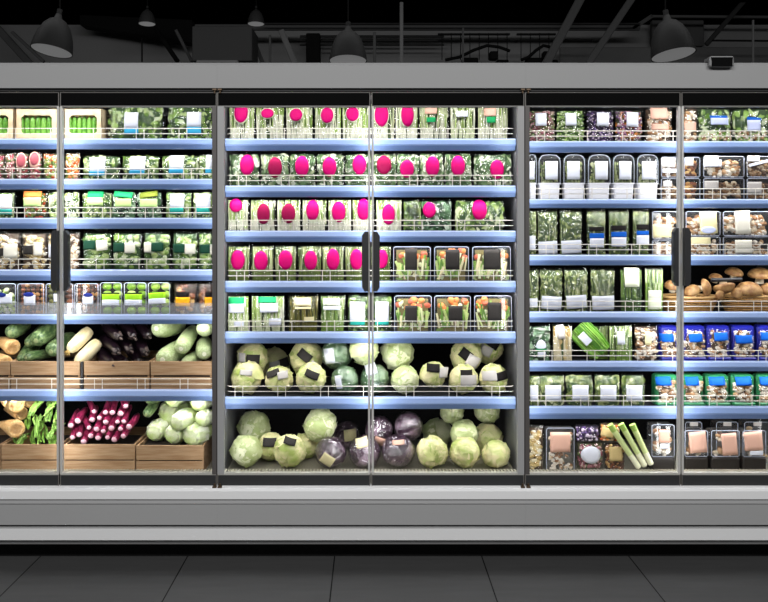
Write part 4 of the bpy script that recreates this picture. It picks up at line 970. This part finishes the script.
# A6
ZA5 = shelf_z('A', 5); HA5 = Z(361.5, .135)-ZA5; HA6 = Z(444.5, .125)-DECKZ
def CB5(a=-40, b=80.): flush(lambda y: ZA5+HA5*.62+max(0, y-.144)/.35*.02+.001, .149, X(a, .14), X(b, .14), ymax=.475, zmax=shelf_z('A', 4)-.018)
def CB6(a, b, f=.55): flush(lambda y: DECKZ+HA6*f+max(0, y-.134)/.35*.02+.001, .140, X(a, .14), X(b, .14), ymax=.465, zmax=shelf_z('A', 5)-.018)
for a, b, r, lk in (((0,366,.16),(-14,347,.4),8,'brown root beside the cucumbers, lowest'), ((-2,348,.2),(-20,338,.42),8,'brown root in shade')):
    V('parsnip','A',5,a,b,r,lk,'root vegetable')
for a, b, r, lk in (((11,345,.19),(28,324,.40),7.5,'mottled cucumber with its end pointing down beside roots'), ((17,356,.17),(34,334,.36),7,'mottled cucumber lying lowest in the crate'), ((26,349,.22),(44,330,.42),6,'slim mottled cucumber half hidden in the middle'), ((36,343,.17),(62,327,.38),8.5,'fat mottled cucumber lying uppermost'), ((49,350,.17),(72,335,.38),8,'mottled cucumber nearest the door frame'), ((22,360,.15),(48,356,.3),5,'mottled cucumber lying flat along the crate edge')):
    V('cucumber','A',5,a,b,r,lk,'cucumber')
CB5()
V('daikon','A',5,(72,362,.15),(95,338,.26),6.8,'white daikon in front with rootlets','daikon')
V('daikon','A',5,(66,355,.16),(88,333,.27),6.6,'white daikon lying behind another','daikon')
CB5(60, 99)
rng = random.Random(5)
for i, (ex, ey, fx, fy) in enumerate(((107,354,92,340), (118,350,104,334), (133,348,120,332), (112,360,98,348), (124,357,112,344), (136,357,126,342), (143,351,136,335), (100,358,90,346), (144,343,134,330))):
    V('eggplant','A',5,(ex,ey,.16+.02*(i % 3)),(fx,fy,.36),6,'glossy dark eggplant','eggplant')
CB5(82, 152)
for ex, ey, fx, fy, r, lk in ((147,343,174,326,9.5,'long pale zucchini lying across the top'), (161,354,184,338,10,'fat pale zucchini low in the pile'), (179,346,193,325,8,'pale zucchini in the middle of the pile'), (195,347,203,322,8.5,'pale zucchini pointing straight out'), (187,355,202,342,7,'small pale zucchini wedged low'), (207,352,222,338,8,'pale zucchini against the cabinet post')):
    V('zucchini','A',5,(ex,ey,.155),(min(fx,208),fy,.38),r,lk,'zucchini')
CB5(143, 212)
# A7
for ex, ey, r, lk in ((2,413,9.5,'large parsnip with hollow crown'), (17,414,9,'parsnip pointing out beside the pods'), (9,422,7,'small parsnip under two larger ones'), (2,430,7.5,'parsnip lowest in the pile'), (-10,424,9,'parsnip at the picture edge')):
    V('parsnip','A',6,(ex,ey,.16),(ex-16,ey-12 if ey < 420 else ey-5,.38),r,lk,'parsnip')
rng = random.Random(8)
for i in range(24):
    ex = rng.uniform(14, 56); ey = rng.uniform(422, 444); L = rng.uniform(10, 24)
    V('bean','A',6,(ex,ey,.145+rng.uniform(0,.03)),(ex+rng.uniform(-3,9),ey-L*.8,.145+L*.0075),rng.uniform(1.1,1.9),'long green pod','green pod')
for ex, ey, fx, fy in ((24,441,37,413), (14,443,26,420), (53,449,54,423), (30,431,33,408), (64,434,76,418), (68,430,84,414), (40,436,47,412)):
    V('blade','A',6,(ex,ey,.128),(fx,fy,.20),4.2,'pale green leafy stem','leafy stem')
CB6(-30, 61)
i = 0
for row_y, xs in ((436,(66,73,80,88,97,106,114,122)), (428,(70,78,87,95,103,111,119,128)), (420,(92,101,108,116,121)), (413,(94,103,112,119,127))):
    for x in xs:
        i += 1; k = rng.uniform(-2, 2); sl = rng.choice((-7, 5, 8, 10)); 
        V('radish','A',6,(x+k,row_y+rng.uniform(-2,3),.14+.016*((440-row_y)/8)),(x+k+sl,row_y-15,.30+.016*((440-row_y)/8)),rng.uniform(2.8,3.8),'long crimson radish with white tip','radish')
CB6(62, 136)
V('cucumber','A',6,(134,424,.19),(154,405,.36),6.5,'pale green cucumber lying beside napa cabbages','cucumber')
V('cucumber','A',6,(145,430,.18),(156,412,.36),5,'small cucumber tucked under the napa cabbages','cucumber')
for ex, ey, fx, fy, r, lk in ((150,438,163,438,10,'napa cabbage with its base facing out'), (166,442,182,441,10,'napa cabbage low in the middle'), (186,440,204,436,11,'napa cabbage lying low against the side board'), (158,420,176,416,13,'big round napa cabbage facing out'), (178,430,196,420,9,'white napa cabbage lying diagonally'), (198,412,213,408,9,'napa cabbage high beside the post'), (178,410,192,408,8,'napa cabbage at the back of the pile'), (158,408,170,404,8,'napa cabbage half hidden at the back'), (200,428,210,424,8,'napa cabbage tucked behind the diagonal one')):
    V('napa','A',6,(ex,ey,.155 if ey > 425 else .20),(fx,fy,.30 if ey > 425 else .38),r,lk,'napa cabbage')

CB6(138, 214, .8)
# C baskets with brown mushrooms
WK = mat('#c99a5c', .6, col2='#a87840', scale=120)
def basket(x0, x1, yt, look):
    Yf = .14; z0 = shelf_z('C', 3); w = W(x1-x0, Yf)/2; h = Z(yt, Yf)-z0; dd = .11; xc = X((x0+x1)/2, Yf)
    root = empty('wicker_basket', (xc, Yf+dd, z0+.001)); n = 44
    def ring(k, z, ph=0, amp=.0018): 
        q = .78+.22*k; return [(math.cos(a)*w*q*(1+amp*8*(math.cos(n/2*a+ph)*.5)), math.sin(a)*dd*q, z) for a in [2*math.pi*j/n for j in range(n+1)]]
    mb = MB()
    for i in range(8):
        k = i/7; mb.tube(ring(k, .004+(h-.008)*k, math.pi*(i % 2)), .0034, WK, 5, False)
    for j in range(22):
        a = 2*math.pi*j/22; mb.tube([(math.cos(a)*w*.77, math.sin(a)*dd*.77, .002), (math.cos(a)*w*.99, math.sin(a)*dd*.99, h-.002)], .0018, mat('#b98a4e', .6), 4)
    mb.build('woven_side', root)
    mb = MB(); mb.tube(ring(1.02, h, 0, 0), .0055, mat('#d8ae72', .5), 7, False); mb.build('rim', root)
    mb = MB(); mb.add([(math.cos(2*math.pi*j/24)*w*.78, math.sin(2*math.pi*j/24)*dd*.78, .003) for j in range(24)], [tuple(range(24))], WK)
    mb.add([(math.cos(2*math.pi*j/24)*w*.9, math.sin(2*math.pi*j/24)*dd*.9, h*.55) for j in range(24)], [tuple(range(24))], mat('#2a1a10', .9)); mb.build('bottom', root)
    root['category'] = 'basket'; reg.append(('C', 3, (x0+x1)/2, root, look, 0))
basket(666, 727, 298, 'wicker basket of brown mushrooms behind door frame')
basket(728.5, 792, 297, 'wicker basket of large brown mushrooms')
def shroom(px, py, r, tilt, az, look, Y=.2, stem=1.0, flip=False, pale=False):
    rr = W(r, Y); p = at(px, py, Y); mb = MB(); cm = mat('#8a6038', .5, col2='#b08a58', scale=40); gm = mat('#7a5236', .8); K = 18
    if pale: cm = mat('#e2c79c', .5, col2='#d0a878', scale=40)
    vs = []; pf = [(.02,.62),(.35,.58),(.7,.42),(.92,.18),(1.0,-.02),(.94,-.14),(.86,-.10),(.3,.0)]
    for q, z in pf: vs += [(q*rr*math.cos(2*math.pi*j/K), q*rr*math.sin(2*math.pi*j/K), z*rr) for j in range(K)]
    f = lambda a: [(a*K+j, a*K+(j+1)%K, (a+1)*K+(j+1)%K, (a+1)*K+j) for j in range(K)]
    mb.add(vs, [x_ for a in range(5) for x_ in f(a)], cm, True); mb.add(vs, [x_ for a in (5, 6) for x_ in f(a)], mat('#e9d5b4', .6), True); mb.add(vs[:K], [tuple(range(K))], cm, True)
    o = mb.build('brown_mushroom', None, p); o.rotation_euler = (R(tilt), 0, R(az))
    sb = MB(); sb.tube([(0, 0, .02*rr), (0, 0, -.3*rr), (0, 0, -.75*rr*stem)], [rr*.34, rr*.30, rr*.36], mat('#f0e2c6', .55), 12); sb.build('stem', o)
    reg_veg('C', 3, px, o, look, 'mushroom')
for a in ((673,286,9,20,0,'brown mushroom behind the door handle',.19), (692,291,8.5,35,-50,'brown mushroom cap with its side to the door frame',.17), (705,288,9.5,80,60,'brown mushroom on its side showing the stem',.17), (724,287,11,160,15,'upturned brown mushroom with pale underside',.18,.6), (720,295,5,95,10,'tiny mushroom with stem pointing out',.155,1.3), (734,273,9,15,20,'brown mushroom high at the back',.27), (749,290,13,15,0,'largest brown mushroom at the front',.17), (760,275,12,10,0,'broad brown mushroom behind the largest',.26), (768,289,8,40,-30,'brown mushroom at the picture edge',.17), (716,278,7,25,10,'small brown mushroom at the back',.26), (684,300,7,15,0,'brown mushroom low in the basket',.18), (737,293,6,70,-40,'small tilted brown mushroom at the basket rim',.155)):
    shroom(*a[:6], Y=a[6], stem=a[7] if len(a) > 7 else .9, look=a[5]) if False else shroom(a[0], a[1], a[2], a[3], a[4], a[5], Y=a[6], stem=a[7] if len(a) > 7 else .9)
mb = MB(); p = at(711, 280, .17); q = at(742, 279.5, .15)
mb.tube([p, p+(q-p)*.5, q], [.010, .009, .010], mat('#15151a', .35), 10); o = mb.build('scoop_handle'); tag(o, 'black handle lying across the brown mushrooms in the wicker baskets', 'utensil')
# C5 diagonal chive bundle and C7 leek stalks
def bundle(x0, y0, x1, y1, wd, look, lab_, n=26):
    Y = .16; p0, p1 = at(x0, y0, Y), at(x1, y1, Y+.03); L, q = orient(p0, p1); w = W(wd, Y)/2; rg = random.Random(int(x0)); mb = MB()
    ms = [mat(h_, .4) for h_ in ('#5f9a2e', '#7fb63e', '#4a8022', '#97c65a')]
    for i in range(n):
        a = rg.uniform(0, 6.28); k = math.sqrt(rg.random()); u, v = math.cos(a)*w*.45*k, math.sin(a)*w*k
        mb.tube([(u*.8, 0, v*.8), (u, L*.4, v), (u*.95, L*.75, v), (u*1.15, L, v)], .0028, rg.choice(ms), 5)
    root = mb.build('chive_bundle', None, p0); root.rotation_mode = 'QUATERNION'; root.rotation_quaternion = q
    lx, ly, lw, lh, rt = lab_
    pm_ = q.inverted() @ (at(lx, ly, Y-.02)-p0)
    sg = -1 if (q @ Vector((1, 0, 0))).y > 0 else 1
    lb = MB(); a_, b_ = W(lw)/2, W(lh)/2; lb.box((sg*(w*.5), pm_.y-b_, pm_.z-a_), (sg*(w*.5+.002), pm_.y+b_, pm_.z+a_), LCM['w']); lb.build('label', root)
    reg_veg('C', 4, x0, root, look, 'chives')
bundle(603, 353, 577, 327, 25, 'green chive bundle leaning diagonally with tilted white label', (585, 339, 8, 13, 30), n=60)
P('C', 4, 'stalk', 590, 609.5, 325, 'green stem bag behind the leaning chives with olive tag', [('r',595,333,6,7,'O')], 'green', cat='bagged vegetables', name='chive_bag', Y=.22)
for a, b, lk in (((640,467,.127),(611,424,.129),'pale leek stalk lying diagonally nearest the packs'), ((645,466,.127),(621,424,.131),'pale leek stalk in the middle of three'), ((650,465,.127),(631,425,.129),'pale leek stalk nearest the mushroom pack')):
    V('leek','C',6,a,b,2.8,lk,'leek')

flush(lambda y: DECKZ+.001, .12, -9, 9)
# ------------------------------------------------------------------ ceiling zone behind the cabinets
DK = mat('#2b2b2b', .8, spec=.1); MD = mat('#4c4c4c', .7, spec=.1); LT = mat('#6c6c6c', .7, spec=.1); BK = mat('#0c0c0c', .8, spec=.1)
def bar(name, a, b, w, m, Y, label=None, cat=None, th=.06, kind=None, group=None, Y2=None):
    p, q = at(a[0], a[1], Y), at(b[0], b[1], Y if Y2 is None else Y2); ww = W(w, Y)/2; d_ = (q-p); L = d_.length; mb = MB()
    mb.box((-ww, 0, -th/2), (ww, L, th/2), m, min(.01, ww*.3)); o = mb.build(name, None, p)
    o.rotation_mode = 'QUATERNION'; xax = Vector((d_.z, 0, -d_.x)).normalized() if abs(d_.z)+abs(d_.x) > 0 else Vector((1, 0, 0))
    ya = d_.normalized(); za = xax.cross(ya).normalized(); xa_ = ya.cross(za)
    o.rotation_quaternion = Matrix((xa_, ya, za)).transposed().to_quaternion()
    return tag(o, label, cat, group, kind)
def lamp(px, py, w, tilt, az, label, Y=5.1, bw=1.0, cord_top=None, shade_m=None):
    p = at(px, py, Y); r = W(w, Y)/2; root = empty('pendant_lamp', p); mb = MB(); K = 28; prf = [(1.0, 0), (.99, .12), (.93, .5), (.82, .9), (.64, 1.3), (.42, 1.55), (.2, 1.68), (.14, 1.9)]
    sm = shade_m or mat('#2e2e2e', .6, spec=.15)
    vs = []
    for q, z in prf: vs += [(q*r*math.cos(2*math.pi*j/K), q*r*math.sin(2*math.pi*j/K), z*r) for j in range(K)]
    for q, z in prf[::-1][1:]: vs += [((q*r-.006)*math.cos(2*math.pi*j/K), (q*r-.006)*math.sin(2*math.pi*j/K), z*r-.002) for j in range(K)]
    n = len(prf)*2-1
    mb.add(vs, [(a*K+j, a*K+(j+1)%K, (a+1)*K+(j+1)%K, (a+1)*K+j) for a in range(n-1) for j in range(K)], sm, True); mb.build('lamp_shade', root)
    mb = MB(); mb.tube([(0, 0, .02*r), (0, 0, .08*r)], [r*.96, r*.9], mat('#e4e4e4', .6, emit=.15), K); mb.build('diffuser', root)
    mb = MB(); mb.tube([(0, 0, 1.85*r), (0, 0, 2.15*r)], r*.13, DK, 12); mb.build('lamp_holder', root)
    root.rotation_euler = (R(tilt), R(az), 0)
    mb = MB(); top = root.rotation_euler.to_matrix() @ Vector((0, 0, 2.15*r))
    mb.tube([root.rotation_euler.to_matrix().inverted() @ top, root.rotation_euler.to_matrix().inverted() @ (top+Vector((0, 0, 4.615-p.z-top.z)))], .008, BK, 6); mb.build('cord', root)
    return tag(root, label, 'lamp', 'grey bell pendant lamps under the dark ceiling')
lamp(51.5, 51, 41, -9, 8, 'grey bell pendant lamp hanging above the crate cabinet')
lamp(348, 61, 38, -9, 0, 'grey bell pendant lamp above the cabbage cabinet, rim just showing')
lamp(673.5, 55, 44, -9, -7, 'grey bell pendant lamp above the mushroom cabinet')
lamp(147, 24, 17, -5, 0, 'small dim pendant lamp between two bell lamps, high up', Y=7.5)
lamp(256, 24, 17, -5, 0, 'small dim pendant lamp above the dark ceiling box', Y=7.5)
bar('ceiling_beam', (195, 27.5), (640, 27.5), 6, MD, 8.6, kind='structure'); bar('ceiling_beam', (632, 29), (652, 16), 4, MD, 8.6, kind='structure'); bar('ceiling_beam', (650, 16.5), (800, 17.5), 2.5, MD, 8.6, kind='structure')
bar('ceiling_beam', (260, 24), (640, 24), 1.6, DK, 8.3, kind='structure')
bar('roof_strut', (281, 30), (295, 64), 6, LT, 8.2, 'pale sloping roof strut beside the middle pendant lamp', 'roof strut')
bar('roof_strut', (582, -4), (546, 64), 8.5, MD, 7.8, 'wide sloping roof strut beside the cable tray', 'roof strut')
bar('roof_strut', (633, -3), (588, 64), 7, MD, 7.8, 'sloping roof strut nearest the mushroom cabinet lamp', 'roof strut')
bar('roof_strut', (155, 28), (178, 62), 4.5, BK, 8.4, 'dark sloping roof strut under the small dim lamp', 'roof strut')
bar('roof_strut', (176, 30), (192, 62), 3, MD, 8.3, 'thin grey roof strut beside the ceiling box', 'roof strut')
bar('roof_strut', (-20, 9), (32, 66), 7, MD, 8.3, 'dark sloping roof strut beside the crate cabinet lamp', 'roof strut')
bar('roof_strut', (12, 32), (44, 62), 3, MD, 8.0, 'grey sloping roof strut behind the crate cabinet lamp', 'roof strut')
bar('roof_strut', (256, 46), (264, 66), 4, MD, 8.2, 'short grey strut beyond the ceiling box', 'roof strut')
bar('roof_strut', (745, 0), (706, 45), 4.5, DK, 8.2, 'dark sloping strut beside the mushroom cabinet lamp', 'roof strut')
for x, y0, y1, w, m, lb in ((401.5,2,66,3.6,LT,'thick pale vertical pipe above the middle door'), (374.5,32,64,3,MD,'grey vertical pipe beside the middle pendant lamp'), (270,35,64,2.2,MD,'thin vertical pipe near the ceiling box'), (142,38,62,1.2,BK,'thin black vertical rod by the small lamp'), (753,20,64,1.8,LT,'pale vertical rod near the picture edge'), (463,28,62,1.8,MD,'grey vertical rod through the cable tray')):
    bar('hanging_pipe', (x, y0), (x, y1), w, m, 7.6, lb, 'pipe', th=.03)
for y, w in ((36.5, 2.4), (40.5, 2), (45, 1.6)):
    bar('ceiling_pipe', (300, y), (444, y), w, DK, 8.9, {36.5: 'long dark horizontal pipe, highest of three behind the middle lamp', 40.5: 'long dark horizontal pipe, middle one of three', 45: 'long dark horizontal pipe, lowest of three'}[y], 'pipe', th=.03, group='horizontal pipes')
# dark box duct, hanging panels
def panel(name, x0, y0, x1, y1, Y, th, m, label, cat):
    a, b = at(x0, y0, Y), at(x1, y1, Y); mb = MB(); mb.box(a, (b.x, Y+th, b.z), m, .01); return tag(mb.build(name), label, cat)
panel('ceiling_duct', 192, 26, 252, 61, 7.2, .6, mat('#3c3c3c', .8, spec=.1), 'large dark square duct hanging behind the crate cabinet', 'duct')
panel('ceiling_baffle', 306, 33, 320, 66, 8.6, .2, BK, 'black panel edge beside the sloping strut', 'panel')
panel('ceiling_baffle', 196, 60, 238, 63, 7.0, .3, LT, 'thin pale ledge under the dark duct', 'panel')
mb = MB(); Y = 8.8
pts = [at(80, 25, Y), at(130, 33, Y), at(192, 43, Y), at(192, 20, Y), at(80, 15, Y)]
mb.add([p for p in pts] + [p+Vector((0, .3, 0)) for p in pts], [(4,3,2,1,0), (5,6,7,8,9)] + [(i, (i+1)%5, 5+(i+1)%5, 5+i) for i in range(5)], BK); tag(mb.build('ceiling_bulkhead'), 'dark sloping bulkhead between crate cabinet lamp and duct', 'bulkhead')
# cable tray region
def tray(x0, x1, label):
    Y = 8.0; root = empty('cable_tray', at((x0+x1)/2, 41, Y)); o0 = root.location
    for y, w in ((34, 1.6), (40.5, 1.8)):
        mb = MB(); a, b = at(x0, y-w/2, Y)-o0, at(x1, y+w/2, Y)-o0; mb.box(a, (b.x, a.y+.05, b.z), BK); mb.build('rail', root)
    x = x0+4
    while x < x1:
        mb = MB(); mb.tube([at(x, 33, Y)-o0, at(x, 60, Y)-o0], .006, BK, 5); mb.build('hanger_rod', root); x += 9.3
    mb = MB(); mb.tube([at(x0+(x1-x0)*t, yy, Y-.05)-o0 for t, yy in ((.1, 60), (.3, 57), (.5, 50), (.68, 45.5), (.85, 47), (1, 51))], .022, BK, 7); mb.build('cable', root)
    for bx, by, bw, bh in ((.45, 60, 16, 5), (.78, 55, 8, 8), (.9, 61, 12, 3)):
        mb = MB(); c_ = x0+(x1-x0)*bx; a, b = at(c_-bw/2, by-bh/2, Y)-o0, at(c_+bw/2, by+bh/2, Y)-o0; mb.box(a, (b.x, a.y+.15, b.z), BK, .01); mb.build('junction_box', root)
    tag(root, label, 'cable tray', 'black cable trays with hanging rods')
tray(438, 510, 'black cable tray with looping cable above the cabbage cabinet')
tray(517, 556, 'short black cable tray behind the sloping struts')
bar('ceiling_pipe', (558, 40.5), (592, 40.5), 1.8, BK, 8.0, 'short black pipe between two sloping struts', 'pipe', th=.03)
bar('ceiling_pipe', (712, 40.5), (780, 41), 1.6, BK, 8.0, 'black pipe above the small box on the mushroom cabinet', 'pipe', th=.03)
panel('ceiling_baffle', 560, 47, 800, 64, 9.0, .05, mat('#606060', .8, spec=.1), 'long grey lower panel beyond the mushroom cabinet', 'panel')
panel('ceiling_baffle', 652, 20, 704, 46, 9.2, .1, mat('#484848', .8, spec=.1), 'dim square panel behind the mushroom cabinet lamp', 'panel')
# black device on the cabinet roof
ztop = Z(62.5, -.05)
root = empty('small_monitor', (X(722, -.08), -.06, Z(66.5, -.08)))
mb = MB(); hw = W(12.2, -.08); hh = W(10.5, -.08); mb.box((-hw, -.02, 0), (hw, .009, hh), mat('#8a8a8a', .5), .005); mb.box((-hw*.9, -.02, hh*.66), (hw*.9, .06, hh-.001), mat('#8a8a8a', .5)); mb.build('housing', root)
mb = MB(); mb.box((-hw*.86, -.022, .001), (hw*.86, -.0195, hh*.84), RAILBLK); mb.build('black_screen', root)
tag(root, 'small black-fronted box with grey rim on the mushroom cabinet fascia', 'device')

# ------------------------------------------------------------------ labels from look + place
rows = {}
for r in reg: rows.setdefault((r[0], r[1], r[4]), []).append(r)
alllooks = {}
for k, lst in list(rows.items()):      # big piles: tell the tiers apart by height
    if len(lst) > 12:
        lst.sort(key=lambda r: -r[3].location.z); m = (len(lst)+3)//4; del rows[k]
        for t, nm in enumerate(('top tier', 'second tier', 'third tier', 'lowest tier')):
            if lst[t*m:(t+1)*m]: rows[(k[0], k[1], k[2]+', '+nm)] = lst[t*m:(t+1)*m]
for k in rows: alllooks[k[2]] = alllooks.get(k[2], 0)+1
for (c, row, look), lst in rows.items():
    far = c == 'A'
    lst.sort(key=lambda r: -r[3].location.x if far else r[3].location.x)
    other = {'A': 'cabbage cabinet', 'B': 'crate cabinet', 'C': 'cabbage cabinet'}[c]
    n = len(lst)
    for i, r in enumerate(lst):
        o = r[3]; deck = ['top shelf', 'second shelf', 'third shelf', 'fourth shelf', 'fifth shelf', 'sixth shelf', 'bottom deck'][row]
        base = f"{look}, {deck} of {CABN[c]}"
        if n > 1:
            base = f"{look}, {deck} of {CABN[c]}, {ORD[i] if i < 20 else ORD[i % 20] + ' again'} from {other}"
        w = base.split()
        if len(w) > 16: base = base.replace(' of ' + CABN[c], '', 1) if alllooks[look] == 1 else base
        if len(base.split()) > 16: base = base.replace(', ' + deck, '', 1)
        o['label'] = base
        o['group'] = {'A': 'left', 'B': 'middle', 'C': 'right'}[c] and f"{r[3]['category']} items on the {deck} of the {CABN[c]}"

# ------------------------------------------------------------------ room light, world, camera
area('aisle_light', (0, -5.2, 4.2), (R(60), 0, 0), 8, .6, 335, (1, 1, 1))
area('hall_light', (0, 5.2, 4.5), (R(30), 0, 0), 10, 1.0, 55, (1, 1, 1))
w = bpy.data.worlds.new('World'); bpy.context.scene.world = w; w.use_nodes = True
w.node_tree.nodes['Background'].inputs[0].default_value = (.5, .5, .5, 1); w.node_tree.nodes['Background'].inputs[1].default_value = .02
cam = bpy.data.cameras.new('camera'); co = bpy.data.objects.new('camera', cam); C.objects.link(co)
co.location = (0, -D, CH); co.rotation_euler = (R(90), 0, 0); cam.sensor_width = 36; cam.lens = 36*(D/S)/768
cam.shift_x = (384-HX)/768; cam.shift_y = -(301-HY)/768; cam.clip_end = 60
sc = bpy.context.scene; sc.camera = co
sc.view_settings.view_transform = 'Standard'; sc.view_settings.look = 'None'; sc.view_settings.gamma = 1; sc.view_settings.exposure = 0; sc.view_settings.use_curve_mapping = False
sc.cycles.use_denoising = True; sc.cycles.transparent_max_bounces = 24; sc.cycles.max_bounces = 8
